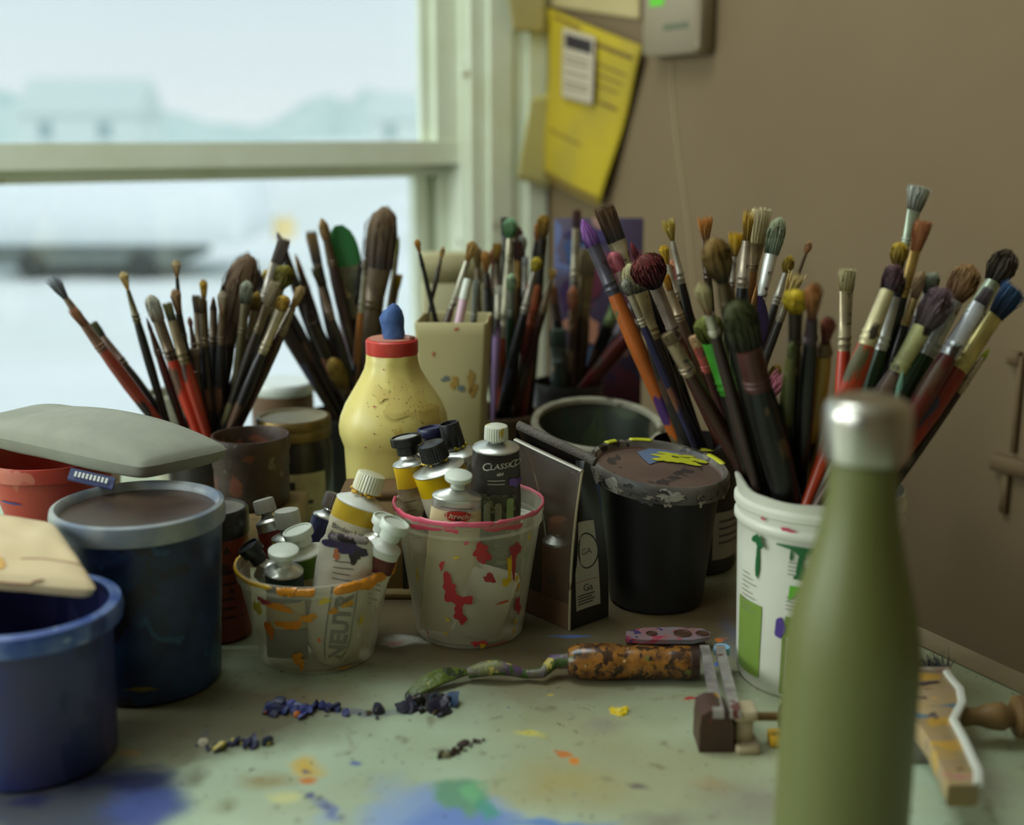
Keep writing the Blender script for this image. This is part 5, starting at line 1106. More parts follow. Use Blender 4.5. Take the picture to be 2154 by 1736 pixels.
# ================================================================== brushes
def bristles(kind, w, l, bw, seed, n):
    """tuft from z=0 (ferrule) up to l: solid core plus single hairs"""
    r = random.Random(seed); m = MB(); fw = bw/2; hw = w/2
    thin = .42 if kind in ('flat', 'wide', 'hake') else (.62 if kind == 'fil' else 1.)
    def env(t):                # half width along the tuft
        if kind == 'round': return fw*.9+(hw-fw*.9)*math.sin(PI*min(1, t*1.15))*1. if t < .55 else max(.06*hw, hw*(1-((t-.45)/.55)**2.2))
        if kind == 'fluff': return fw*.8+(hw-fw*.8)*(t**.75) if t < .72 else hw*math.sqrt(max(.02, 1-((t-.66)/.36)**2))
        if kind == 'mop':   return fw*.8+(hw-fw*.8)*math.sin(PI/2*min(1, t*2)) if t < .55 else hw*math.sqrt(max(.01, 1-((t-.5)/.51)**2))
        if kind == 'splay': return fw*.8+(hw-fw*.8)*t**.9
        if kind in ('fil', 'hake'):   return fw+(hw-fw)*min(1, t*2.5) if t < .6 else hw*math.sqrt(max(.01, 1-((t-.55)/.46)**2))
        if kind == 'point': return hw*(1-t)**.7+.02*hw if t > .2 else fw+(hw*.86-fw)*t/.2
        return fw+(hw-fw)*t**.8          # flat, wide
    core = {'splay': .50, 'fluff': .62, 'flat': .84, 'wide': .86, 'mop': .80, 'round': .80, 'fil': .84, 'point': .90, 'hake': .92}[kind]
    top = {'splay': .62, 'fluff': .86, 'flat': .90, 'wide': .92}.get(kind, .985)
    R = []
    for k in range(11):
        t = k/10*top; e = env(t)*core*(.35 if (k == 10 and kind not in ('flat', 'wide')) else 1)
        R.append([(e*math.cos(2*PI*j/16)*(1+.05*r.uniform(-1, 1)), e*thin*math.sin(2*PI*j/16)*(1+.05*r.uniform(-1, 1)), l*t) for j in range(16)])
    m.rings(R, 0, True, True)
    for k in range(n):
        a = r.uniform(0, 2*PI); q = math.sqrt(r.random())*(.8+.2*(kind in ('flat', 'wide', 'splay'))) + (.45 if kind in ('mop', 'fil', 'round', 'point', 'hake') else 0); q = min(q, 1.06)
        le = r.uniform(.86, 1.02) if kind != 'splay' else r.uniform(.70, 1.05)
        if kind in ('mop', 'fil', 'round', 'point', 'hake'): le = min(le*1.03, 1.03-.30*q*q*r.random())
        P = []
        for t in (0, .45, .8, 1.):
            e = env(min(1, t*le))*q*1.03; P.append(V((e*math.cos(a)+r.gauss(0, w*.03)*t, e*thin*math.sin(a)+r.gauss(0, w*.03)*t, l*le*t)))
        h = max(.00022, w*.021)
        m.tube(P, [h, h, h*.8, h*.3], 3)
    if kind == 'hake': m.xf(lambda p: V((p.x, p.y, p.z*(1+.16*p.x/w))))
    return m
def ferrule(fl, fw, hw, flat, m=None):
    m = m or MB(); R = []
    for t, k in ((0, 0), (.08, 0), (.10, 1), (.13, 1), (.15, 0), (.20, 0), (.22, 1), (.25, 1), (.27, 0), (.6, 0), (.97, 0), (1., 0)):
        e = max(0, (t-.27)/.73); rx = hw/2+(fw/2-hw/2)*e + k*.0006; ry = rx if not flat else (hw/2)*(1-e)+e*fw/2*.40 + k*.0006
        R.append([(rx*math.cos(2*PI*j/20), ry*math.sin(2*PI*j/20), fl*t) for j in range(20)])
    return m.rings(R, 0, False, True)
bsN = 0
LAID = {}
def brush(hold, tip, mid, kind, bw, bl, fl, fw, hw, bc, fc, hc, sp, dB, dT, label, name='paintbrush', metal=.45):
    """tip and mid are where the tuft end and a lower point of the handle are seen; sizes in pixels of the photo"""
    global bsN
    bsN += 1
    bw *= 1.08; hw *= 1.10; fw *= 1.06
    gr = random.Random(bsN*7)
    sp = tuple(sp) + (gr.choice(((34, 28, 26), (70, 60, 50), (60, 44, 34))), gr.choice(((120, 104, 84), (60, 60, 84), (84, 60, 44), (96, 90, 60), (110, 70, 50))))
    c, fz, rim, r0, r1 = HOLD[hold]
    zr = c.z+rim
    def lay(dB, dT):
        Tp = W(tip[0], tip[1], c.y+dT); s = 1/ppm(c.y+dT, Tp.z-T); Md = W(mid[0], mid[1], c.y+dB); h = hw*s
        u = (Md-Tp).normalized(); P = Tp+u*((zr-Tp.z)/u.z)
        rr = max(.002, r1-h*.55); d = V((P.x-c.x, P.y-c.y, 0)); miss = max(0, d.length-rr)
        if d.length > rr: d = d*(rr/d.length); P = V((c.x+d.x, c.y+d.y, zr))
        u = (P-Tp).normalized(); B = P.copy()
        for k in range(200):       # slide down to the floor or the wall of the holder
            Q = B+u*.002; zz = Q.z-c.z; f = max(0, zz)/rim
            if zz < fz+.002 or math.hypot(Q.x-c.x, Q.y-c.y) > r0+(r1-r0)*f-h*.2: break
            B = Q
        Lg = (Tp-B).length
        S = []
        for k in range(25):
            t = k/24; z = Lg*t
            if z > Lg-bl*s: r = bw*s*.5*(.42 if kind in ('flat', 'wide', 'hake') else .9)
            elif z > Lg-(bl+fl)*s: r = fw*s*.5
            else: r = h*(.16+.34*min(1, t*1.35))
            S.append((B.lerp(Tp, t), r))
        return Tp, B, s, S, miss
    best = None; old = LAID.setdefault(hold, [])
    for eB in (0, .008, -.008, .016, -.016, .024, -.024, .032, -.032):
        for eT in (0, .012, -.012, .024, -.024, .036, -.036, .05, -.05):
            q = lay(dB+eB, dT+eT); pen = .06*abs(eB)+.05*abs(eT)+q[4]*.6
            for S in old:
                for p, r in q[3]:
                    for p2, r2 in S:
                        dx = p.x-p2.x; dz = p.z-p2.z
                        if abs(dx) < .02 and abs(dz) < .02:
                            g = (p-p2).length-r-r2
                            if g < 0: pen -= g*1.2
            if best is None or pen < best[0]: best = (pen, q)
            if pen < 1e-5: break
        if best[0] < 1e-5: break
    Tp, B, s, S, _m = best[1]; old.append(S)
    bw, bl, fl, fw, hw = bw*s, bl*s, fl*s, fw*s, hw*s
    Lg = (Tp-B).length; mt = axis_frame(B, Tp, random.Random(bsN).uniform(-.25, .25))
    t = thing(name, label, 'paintbrush', mat=mt, group={'L': 'brushes in the dark can beside the pouch', 'B': 'brushes behind the yellow bottle', 'C': 'brushes in the grey-brown tin', 'R': 'brushes in the back corner can', 'M': 'brushes behind the black bucket', 'T': 'brushes in the white food tub', 'W': 'brushes in the square vase'}[hold])
    flat = kind in ('flat', 'wide', 'hake'); hl = Lg-bl-fl
    hb_ = hw*.80 if fl > 0 else fw
    pr = [(0, 0), (hw*.12, .0008), (hw*.17, .006), (hw*.26, hl*.25), (hw*.41, hl*.55), (hw*.5, hl*.80), (hw*.47, hl*.93), (hb_*.5, hl), (0, hl)]
    hm_ = M('lacquered_handle', hc, .32, col2=tuple(int(x*.6) for x in hc), scale=26, amt=.6, spots=tuple((q, 30+7*i, .66+.01*i) for i, q in enumerate(sp)), stretch=(1, 1, .5))
    MB().lathe(pr, 16).build('handle', hm_, t)
    ff_ = ferrule(fl, fw, hb_, flat); ff_.xf(lambda p: V((p.x, p.y, p.z+hl)))
    ff_.build('ferrule', M('brush_ferrule', fc, .34, metal, col2=tuple(int(x*.55) for x in fc), scale=60, amt=.5, spots=tuple((q, 46+9*i, .66) for i, q in enumerate(sp[-2:]))), t)
    n = 130 if kind not in ('point', 'hake') else 60
    m = bristles(kind, bw, bl, fw, bsN, n); m.xf(lambda p: V((p.x, p.y, p.z+Lg-bl)))
    m.build('bristles', M('brush_bristles', bc[1], .7, grad=((.05, bc[0]), (.75, bc[1])), col2=bc[0], scale=140, amt=.35, stretch=(1, 1, .15)), t, None, 70)
    return t
BLK, BRN, DBR, RED, ORG, DRD, OLV, MUS, GRN = (24, 22, 22), (78, 56, 40), (46, 34, 28), (150, 40, 26), (186, 62, 34), (86, 28, 26), (84, 76, 34), (176, 140, 50), (34, 62, 40)
SIL, TAN, CRM, YEL, GLD, GRY = (168, 160, 146), (186, 152, 100), (206, 194, 156), (206, 168, 34), (176, 124, 40), (140, 140, 138)
BSF, WHT, WOOD = (120, 100, 78), (206, 206, 196), (176, 136, 74)
x = ()
for a in [
# ---- can beside the pouch
('L', (108, 585), (300, 905), 'splay', 30, 52, 48, 12, 20, ((58, 54, 58), (150, 156, 168)), BSF, (70, 50, 34), ((150, 116, 50),), -.016, .00, 'thin brush with splayed grey-blue hair, leaning furthest out over the pouch'),
('L', (150, 648), (335, 912), 'splay', 20, 46, 66, 16, 26, ((110, 70, 44), (176, 120, 80)), (116, 84, 66), (128, 48, 30), ((70, 50, 40),), -.022, -.02, 'rust-haired brush with orange-red handle lying along the grey-blue one'),
('L', (192, 678), (348, 908), 'flat', 22, 38, 80, 18, 30, ((30, 28, 20), (84, 84, 36)), (118, 92, 78), (30, 24, 22), (DBR,), -.018, -.02, 'stubby olive-tipped brush with a thick black handle leaning out over the pouch'),
('L', (258, 572), (306, 812), 'fluff', 24, 40, 72, 8, 18, ((176, 130, 30), (222, 202, 150)), (96, 88, 60), (28, 30, 24), (GRN,), .02, .02, 'slender black-handled brush with a small yellow puff, standing alone against the window'),
('L', (314, 620), (424, 930), 'fil', 27, 58, 88, 23, 28, ((110, 96, 76), (196, 194, 178)), (112, 96, 76), (176, 50, 28), (), -.02, -.03, 'large pale filbert brush with a bright red handle'),
('L', (308, 668), (388, 905), 'point', 8, 28, 60, 8, 18, ((60, 40, 36), (90, 60, 50)), (84, 60, 48), (84, 34, 30), (DBR,), .01, .0, 'thin dark red brush half hidden behind the large pale filbert'),
('L', (350, 636), (441, 930), 'flat', 22, 40, 96, 19, 25, ((36, 36, 18), (104, 100, 50)), (136, 120, 92), (150, 46, 28), (DBR, (60, 36, 30)), -.024, -.03, 'dark olive-haired brush with mottled red handle beside the pale filbert'),
('L', (370, 547), (382, 720), 'fluff', 24, 38, 40, 7, 11, ((140, 90, 40), (212, 192, 150)), (36, 34, 30), (26, 26, 24), (), .02, .02, 'tan puff brush on a thin black stem, tallest in the can beside the pouch'),
('L', (367, 608), (402, 810), 'fluff', 27, 54, 60, 14, 20, ((100, 60, 30), (196, 160, 120)), (44, 38, 34), (26, 24, 24), (), .0, -.01, 'fluffy brown brush with a black ferrule just under the tan puff'),
('L', (398, 666), (416, 780), 'round', 9, 22, 48, 7, 14, ((140, 90, 80), (176, 140, 120)), (104, 84, 70), (30, 26, 26), (), .01, .01, 'tiny pinkish liner brush between the red handles and the black ones'),
('L', (408, 732), (424, 900), 'flat', 19, 20, 40, 18, 20, ((90, 74, 60), (120, 100, 84)), (84, 70, 58), (40, 32, 30), (), -.02, -.02, 'short worn-down brown brush low among the black handles'),
('L', (411, 620), (428, 820), 'flat', 15, 38, 86, 13, 20, ((50, 40, 30), (104, 92, 70)), (134, 116, 92), (28, 24, 24), (), .0, .0, 'flat brown brush with a silver ferrule, touching the yellow puff brush'),
('L', (423, 622), (436, 800), 'splay', 15, 38, 70, 12, 18, ((60, 46, 26), (116, 92, 54)), (110, 94, 72), (30, 26, 24), (), -.01, -.01, 'ragged brown brush crossing in front of the yellow puff brush'),
('L', (428, 588), (434, 800), 'fluff', 22, 44, 84, 12, 18, ((150, 110, 20), (214, 178, 60)), (128, 104, 60), (30, 26, 24), (), .016, .016, 'yellow puff brush with a brassy ferrule standing upright in the can'),
('L', (449, 624), (451, 880), 'point', 13, 28, 76, 14, 21, ((50, 36, 26), (104, 76, 44)), (104, 88, 70), (26, 24, 24), (), .0, .0, 'small brown pointed brush with a dark ferrule beside the whitish puff'),
('L', (467, 612), (464, 880), 'fluff', 24, 50, 66, 13, 20, ((140, 104, 70), (206, 194, 174)), (110, 92, 72), (28, 24, 24), (), -.01, -.01, 'whitish fluffy brush upright in front of the broad brown one'),
('L', (521, 590), (491, 880), 'fil', 24, 50, 72, 18, 21, ((70, 72, 60), (176, 178, 160)), (110, 100, 74), (84, 76, 42), (GRN,), -.008, -.01, 'grey-white edged brush with an olive handle'),
('L', (542, 612), (497, 880), 'round', 20, 42, 88, 15, 20, ((80, 60, 20), (176, 146, 60)), (128, 112, 88), (28, 26, 26), (), .0, -.01, 'dull yellow round brush with a slim silver ferrule next to the olive handle'),
('L', (602, 622), (507, 850), 'mop', 24, 34, 104, 20, 24, ((130, 96, 30), (204, 168, 60)), (176, 164, 140), (30, 28, 30), (), -.012, -.03, 'yellow-tufted brush with a long shining silver ferrule leaning over the gold-lidded jar'),
('L', (636, 603), (522, 880), 'fluff', 28, 52, 64, 15, 25, ((150, 116, 70), (196, 172, 120)), (128, 116, 100), (60, 28, 24), (BLK,), -.004, -.02, 'tan fluffy brush with a dark red handle, leaning furthest over the gold-lidded jar'),
('L', (606, 558), (520, 800), 'mop', 36, 52, 60, 20, 22, ((60, 58, 20), (140, 130, 40)), (120, 104, 76), (50, 38, 30), (), .012, .01, 'big olive mop brush behind the yellow-tufted one'),
('L', (581, 590), (505, 800), 'flat', 22, 62, 66, 18, 20, ((110, 94, 70), (176, 160, 130)), (104, 90, 70), (44, 36, 30), (), .014, .01, 'light brown worn flat brush just in front of the olive mop'),
('L', (600, 500), (506, 800), 'flat', 27, 58, 86, 26, 25, ((78, 66, 62), (110, 96, 90)), (176, 168, 156), (44, 36, 34), (), .02, .02, 'blunt purple-brown flat brush rising diagonally above the olive mop'),
('L', (520, 532), (462, 800), 'hake', 62, 150, 60, 48, 40, ((84, 62, 44), (108, 84, 60)), (70, 56, 44), (70, 54, 40), (), .026, .024, 'broad brown wash brush behind the whitish puff'),
# ---- behind the yellow bottle
('B', (506, 535), (690, 850), 'flat', 34, 78, 50, 28, 26, ((22, 20, 20), (40, 34, 32)), (52, 46, 42), (44, 34, 30), (), -.02, -.02, 'black flat brush leaning across the broad brown wash brush'),
('B', (583, 488), (700, 830), 'point', 12, 24, 30, 9, 20, ((40, 20, 20), (80, 34, 30)), (60, 44, 40), (40, 30, 28), (), .0, .0, 'small dark red pointed brush above the blunt purple-brown one'),
('B', (556, 568), (720, 872), 'mop', 18, 26, 40, 12, 26, ((150, 120, 20), (206, 176, 50)), (70, 56, 44), (34, 28, 26), (), -.01, -.01, 'yellow-tipped brush peeping behind the blunt purple-brown brush'),
('B', (621, 533), (705, 820), 'point', 12, 40, 46, 12, 22, ((110, 72, 36), (176, 130, 60)), (78, 58, 46), (50, 36, 32), (), .0, .0, 'brown pointed brush with a plain dark handle, beside the dark square-tipped one'),
('B', (652, 484), (735, 860), 'flat', 23, 70, 50, 20, 24, ((34, 28, 24), (120, 92, 44)), (46, 40, 34), (38, 30, 28), (), -.01, .0, 'dark square-tipped brush with an ochre edge beside the green palette scraper'),
('B', (676, 458), (760, 810), 'round', 19, 48, 60, 16, 25, ((120, 92, 50), (186, 152, 90)), (96, 78, 60), (56, 40, 36), (DRD,), .0, .0, 'tan round brush crossing in front of the green palette scraper'),
('B', (661, 562), (768, 888), 'splay', 17, 44, 74, 10, 20, ((40, 40, 20), (90, 84, 44)), (150, 130, 116), (30, 26, 26), (ORG,), -.03, -.04, 'ragged black-haired brush with thin silver ferrule in front of the tan round one'),
('B', (807, 432), (804, 700), 'hake', 62, 134, 92, 60, 48, ((58, 44, 34), (110, 86, 58)), (104, 88, 70), (90, 76, 60), (), -.02, -.02, 'huge brown hake brush towering behind the blue plug'),
('B', (770, 540), (748, 780), 'round', 9, 30, 104, 11, 14, ((120, 110, 96), (150, 140, 124)), (190, 184, 170), (186, 120, 60), (), -.01, -.01, 'thin silver-ferruled brush with an orange handle against the hake brush'),
('B', (758, 548), (742, 760), 'point', 8, 24, 60, 9, 14, ((50, 46, 44), (80, 74, 70)), (70, 66, 62), (40, 36, 34), (), .0, .0, 'dark thin brush tight beside the silver-ferruled one'),
('B', (840, 496), (833, 700), 'point', 8, 40, 60, 8, 12, ((120, 120, 70), (160, 160, 100)), (120, 110, 80), (90, 76, 50), (), .0, .0, 'thin greenish brush close along the far edge of the hake brush'),
('B', (840, 576), (826, 760), 'flat', 16, 34, 50, 11, 14, ((150, 120, 30), (206, 176, 60)), (110, 96, 70), (70, 56, 40), (), .01, .01, 'small yellow flat brush just above the blue plug'),
('B', (698, 752), (748, 880), 'fil', 30, 72, 20, 24, 22, ((110, 86, 30), (176, 146, 70)), (90, 70, 50), (40, 32, 28), (), -.03, -.045, 'short mustard filbert low down beside the shoulder of the yellow bottle'),
('B', (640, 640), (742, 868), 'point', 14, 20, 30, 16, 30, ((44, 34, 30), (60, 46, 40)), (50, 40, 34), (36, 28, 26), (), -.02, -.02, 'thick plain dark brush slanting over the bright can lid'),
('B', (706, 560), (757, 830), 'point', 12, 20, 30, 12, 26, ((70, 40, 36), (90, 50, 40)), (70, 50, 44), (96, 36, 34), (MUS,), .014, .012, 'maroon-handled brush below the green palette scraper'),
# ---- square vase
('W', (876, 504), (912, 656), 'fluff', 18, 30, 30, 7, 10, ((110, 70, 20), (206, 146, 50)), (40, 38, 28), (30, 30, 22), (), .0, .0, 'thin black brush with an orange tip, crossing another in the square vase'),
('W', (933, 518), (896, 656), 'round', 9, 24, 30, 6, 10, ((170, 136, 70), (206, 176, 110)), (96, 84, 60), (60, 50, 36), (), .005, .005, 'faint tan thin brush crossing the black one in the square vase'),
('W', (997, 508), (947, 656), 'fluff', 32, 44, 106, 14, 15, ((140, 100, 40), (196, 160, 90)), (176, 172, 150), (84, 64, 46), (), -.004, .0, 'golden fluffy brush with a long silver ferrule leaning out of the square vase'),
('W', (1003, 588), (998, 660), 'flat', 15, 30, 60, 15, 15, ((150, 156, 150), (176, 180, 170)), (150, 156, 150), (120, 124, 120), (), .008, .008, 'silver-grey ferruled brush standing beside the pink marker'),
# ---- grey-brown tin
('C', (1004, 520), (1008, 850), 'fluff', 28, 44, 60, 12, 16, ((70, 56, 16), (150, 120, 60)), (120, 104, 80), (84, 66, 48), (), -.02, .0, 'olive-gold brush beside the orange-tipped black handle'),
('C', (1021, 528), (1038, 860), 'fluff', 26, 46, 36, 12, 19, ((100, 62, 20), (196, 140, 60)), (50, 42, 34), (26, 24, 20), (GRN,), -.03, -.02, 'orange-gold tipped brush with a long black handle near the cream vase'),
('C', (1045, 510), (1052, 850), 'flat', 22, 44, 70, 14, 18, ((60, 36, 20), (176, 136, 40)), (110, 96, 78), (40, 34, 28), (), .0, .0, 'dark brush with a yellow edge next to the green egg-shaped one'),
('C', (1036, 524), (1046, 840), 'fluff', 20, 40, 50, 12, 16, ((150, 90, 60), (190, 130, 90)), (120, 100, 80), (60, 46, 40), (), .012, .01, 'faded pinkish-brown brush behind the orange-gold one'),
('C', (1075, 458), (1050, 870), 'mop', 27, 44, 210, 13, 24, ((60, 110, 60), (130, 176, 130)), (196, 190, 160), (176, 70, 46), (), -.01, .0, 'green egg-shaped brush with a long pale ferrule and coral handle'),
('C', (1062, 456), (1062, 800), 'flat', 18, 40, 40, 14, 16, ((28, 30, 26), (60, 60, 50)), (70, 66, 60), (40, 36, 32), (), .02, .02, 'black flat brush hidden just behind the green egg-shaped one'),
('C', (1092, 476), (1086, 800), 'round', 16, 40, 60, 14, 16, ((60, 30, 24), (100, 56, 40)), (90, 70, 60), (50, 36, 32), (), .02, .02, 'dark red-brown brush just beyond the green egg-shaped one'),
('C', (1088, 506), (1084, 860), 'flat', 19, 40, 60, 17, 18, ((50, 24, 20), (84, 44, 36)), (176, 140, 80), (84, 60, 30), (), -.005, .0, 'maroon flat brush with a brassy ferrule beneath the red-brown one'),
('C', (1098, 492), (1104, 860), 'round', 17, 34, 40, 14, 15, ((150, 146, 136), (206, 206, 196)), (130, 120, 110), (60, 56, 60), (), .005, .005, 'small white round brush between maroon and orange brushes'),
('C', (1105, 540), (1100, 860), 'flat', 10, 20, 70, 11, 14, ((110, 110, 110), (160, 160, 160)), (176, 172, 164), (40, 36, 36), (), .0, .0, 'narrow silver brush below the small white round one'),
('C', (1133, 468), (1092, 860), 'fluff', 22, 40, 30, 10, 15, ((120, 66, 20), (206, 130, 40)), (40, 36, 30), (28, 26, 24), (), .0, .0, 'orange puff brush on a dark thin handle below the big golden one'),
('C', (1144, 452), (1126, 860), 'fluff', 34, 50, 60, 16, 19, ((60, 46, 16), (176, 136, 40)), (50, 44, 38), (36, 30, 28), (), .012, .012, 'big dark golden brush, tallest of the grey-brown tin'),
('C', (1138, 498), (1120, 860), 'flat', 14, 26, 40, 15, 16, ((176, 174, 164), (206, 206, 196)), (190, 186, 176), (50, 44, 44), (), .008, .008, 'white-tipped flat brush half hidden behind the orange puff'),
('C', (1131, 541), (1052, 872), 'mop', 21, 32, 92, 9, 21, ((150, 130, 20), (206, 186, 60)), (150, 142, 130), (24, 22, 26), (), -.035, -.04, 'lemon-yellow brush with a glossy black handle leaning across the coral handle'),
('C', (1165, 566), (1082, 872), 'splay', 18, 24, 76, 9, 18, ((150, 116, 50), (206, 170, 90)), (130, 112, 90), (60, 30, 28), (YEL,), -.03, -.035, 'small tan brush with a yellow-spotted dark handle leaning far out of the tin'),
('C', (1122, 598), (1100, 860), 'flat', 28, 54, 40, 24, 26, ((176, 84, 50), (206, 130, 84)), (150, 76, 50), (110, 50, 40), (), -.015, -.015, 'salmon-orange flat brush low in the middle of the tin'),
('C', (1076, 575), (1070, 860), 'mop', 19, 36, 60, 15, 18, ((120, 150, 110), (176, 196, 160)), (130, 136, 120), (40, 70, 44), (), -.02, -.02, 'pale mint brush with a green handle below the maroon flat one'),
('C', (1050, 600), (1038, 870), 'flat', 15, 20, 50, 15, 16, ((176, 176, 160), (206, 204, 186)), (196, 192, 170), (150, 120, 170), (BLK,), -.034, -.03, 'stubby white brush with a lilac handle against the dark vase shadow'),
# ---- corner can
('R', (1214, 440), (1200, 860), 'flat', 17, 40, 110, 16, 20, ((60, 40, 40), (90, 56, 50)), (176, 166, 140), (96, 90, 80), (), .0, .0, 'blurred pale-ferruled brush standing behind the purple-tipped one'),
('R', (1238, 520), (1212, 860), 'flat', 36, 60, 90, 32, 30, ((120, 104, 76), (160, 144, 106)), (140, 124, 90), (84, 70, 50), (), .01, .01, 'wide worn tan brush in the far corner can'),
('R', (1162, 600), (1196, 880), 'flat', 18, 40, 40, 16, 22, ((96, 56, 30), (130, 80, 40)), (60, 46, 36), (26, 22, 22), (), -.01, -.01, 'dark-handled brown brush leaning the other way in the far corner can'),
('R', (1172, 690), (1180, 880), 'flat', 30, 40, 40, 30, 34, ((60, 76, 70), (110, 130, 116)), (80, 90, 84), (50, 64, 60), (), -.03, -.03, 'fat teal-grey paint-coated brush low in the far corner can'),
('R', (1206, 600), (1200, 880), 'round', 20, 50, 50, 16, 22, ((150, 90, 60), (196, 130, 90)), (110, 80, 60), (60, 44, 40), (), -.005, -.005, 'orange-brown round brush by the painting'),
('R', (1312, 590), (1222, 850), 'flat', 15, 40, 66, 16, 28, ((60, 60, 60), (110, 116, 100)), (130, 150, 100), (24, 22, 24), (), -.005, -.02, 'green-ferruled brush with a broad black handle leaning toward the painting edge'),
('R', (1348, 610), (1236, 860), 'flat', 16, 30, 80, 17, 28, ((90, 80, 90), (130, 120, 120)), (150, 140, 150), (26, 22, 26), (ORG,), -.02, -.03, 'silver-grey ferruled brush behind the orange and purple handle'),
('R', (1380, 640), (1254, 868), 'flat', 16, 30, 60, 18, 34, ((80, 50, 40), (110, 70, 50)), (120, 104, 90), (96, 30, 26), (BLK,), -.01, -.02, 'red-brown handled brush leaning furthest out of the corner can'),
# ---- behind the black bucket
('M', (1224, 460), (1404, 880), 'point', 34, 62, 112, 28, 33, ((84, 50, 110), (150, 92, 170)), (84, 80, 92), (176, 92, 34), ((84, 48, 104), (70, 42, 96), (120, 70, 40)), -.01, .02, 'purple-caked pointed brush with an orange and violet handle', .3),
('M', (1268, 433), (1440, 880), 'flat', 42, 80, 84, 38, 30, ((34, 26, 18), (84, 54, 24)), (186, 172, 140), (60, 44, 36), (), .012, .025, 'tall dark brown flat brush with amber corners and pale ferrule'),
('M', (1286, 530), (1452, 885), 'fil', 27, 44, 70, 24, 26, ((130, 56, 66), (186, 100, 110)), (150, 130, 110), (40, 34, 44), ((40, 50, 130),), -.004, .01, 'rounded dusty-pink brush between the purple and crimson ones'),
('M', (1327, 508), (1462, 885), 'point', 15, 42, 60, 10, 18, ((60, 20, 20), (150, 56, 60)), (170, 164, 150), (34, 28, 28), (), .018, .02, 'small crimson pointed brush beside the dark flat brush'),
('M', (1352, 536), (1496, 892), 'mop', 66, 78, 130, 28, 30, ((30, 20, 34), (110, 36, 30)), (150, 134, 124), (84, 40, 36), (), -.036, -.065, 'fat maroon mop brush, fading to near black at its base'),
('M', (1322, 554), (1430, 890), 'fil', 36, 66, 104, 40, 38, ((46, 42, 26), (196, 186, 140)), (150, 134, 96), (36, 32, 30), (MUS,), -.018, -.025, 'cream-edged dark brush with a wide glassy ferrule behind the maroon mop'),
('M', (1312, 586), (1440, 890), 'round', 19, 38, 76, 15, 17, ((90, 84, 70), (176, 174, 160)), (176, 164, 140), (40, 40, 74), (), -.022, -.03, 'little grey brush with a chipped blue handle'),
('M', (1404, 460), (1482, 800), 'splay', 31, 48, 92, 9, 17, ((120, 100, 30), (214, 190, 90)), (186, 178, 160), (34, 30, 30), (), .01, .02, 'pale yellow fan-haired brush with a thin silver ferrule'),
('M', (1394, 516), (1470, 800), 'fluff', 27, 42, 80, 9, 17, ((140, 100, 20), (222, 184, 40)), (176, 166, 146), (34, 30, 30), (), -.004, .005, 'bright yellow puff brush next to the maroon mop'),
('M', (1416, 546), (1490, 800), 'fluff', 32, 46, 60, 16, 20, ((176, 90, 110), (206, 140, 90)), (140, 126, 110), (60, 44, 36), (), .024, .024, 'pink and orange smeared brush behind the bright yellow puff'),
('M', (1400, 578), (1500, 890), 'flat', 15, 36, 70, 13, 24, ((120, 76, 20), (222, 160, 40)), (170, 150, 120), (110, 84, 66), (), -.016, -.02, 'small amber flat brush low beside the maroon mop'),
('M', (1483, 455), (1500, 800), 'splay', 34, 52, 88, 14, 20, ((90, 60, 30), (206, 136, 50)), (84, 74, 60), (30, 28, 28), (GRN,), .008, .01, 'ginger fan-haired brush standing upright'),
('M', (1549, 488), (1522, 800), 'flat', 33, 52, 70, 10, 15, ((110, 80, 20), (222, 178, 30)), (176, 166, 150), (40, 34, 30), (), .006, .01, 'golden yellow square fan brush beneath the cream one'),
('M', (1576, 440), (1552, 760), 'splay', 24, 66, 100, 17, 29, ((110, 84, 20), (204, 164, 50)), (176, 160, 140), (20, 19, 20), (), -.002, .0, 'stiff gold-haired brush with a glossy black handle, touching the cream one'),
('M', (1603, 436), (1570, 760), 'wide', 44, 76, 60, 36, 28, ((176, 160, 110), (218, 206, 168)), (150, 130, 96), (176, 116, 50), (), .016, .018, 'wide cream bristle brush on an orange wooden handle'),
('M', (1641, 456), (1560, 800), 'fil', 32, 80, 110, 26, 24, ((78, 92, 70), (164, 170, 136)), (224, 226, 220), (50, 40, 36), (), -.004, .0, 'sage green-caked filbert with a gleaming silver ferrule', .35),
('M', (1664, 537), (1578, 830), 'round', 22, 42, 72, 10, 18, ((120, 96, 20), (200, 168, 40)), (186, 180, 166), (36, 32, 30), (), .0, .0, 'slim mustard-tipped brush beyond the sage green filbert'),
('M', (1705, 506), (1640, 880), 'round', 13, 28, 60, 7, 10, ((170, 120, 70), (206, 160, 110)), (120, 96, 70), (96, 70, 50), (), .02, .02, 'very thin tan-tipped brush above the yellow mop'),
('M', (1592, 600), (1668, 850), 'point', 12, 54, 60, 12, 18, ((130, 90, 50), (176, 130, 76)), (150, 110, 56), (150, 104, 44), (DBR,), -.03, -.04, 'thin rusty brush crossing in front of the purple knife'),
('M', (1678, 575), (1620, 900), 'splay', 38, 60, 50, 16, 20, ((150, 120, 60), (206, 182, 116)), (140, 130, 110), (50, 44, 40), (), .0, .0, 'bushy straw-coloured brush behind the yellow mop'),
('M', (1646, 790), (1606, 900), 'splay', 40, 92, 20, 18, 20, ((130, 60, 80), (186, 104, 126)), (90, 60, 60), (40, 34, 34), (), -.034, -.04, 'pink-stained short-handled brush low behind the dark ones'),
('M', (1640, 768), (1600, 900), 'fil', 20, 36, 40, 14, 16, ((120, 90, 40), (196, 164, 80)), (110, 90, 60), (50, 40, 30), (), -.02, -.02, 'small straw filbert just above the pink-stained brush'),
# ---- white food tub
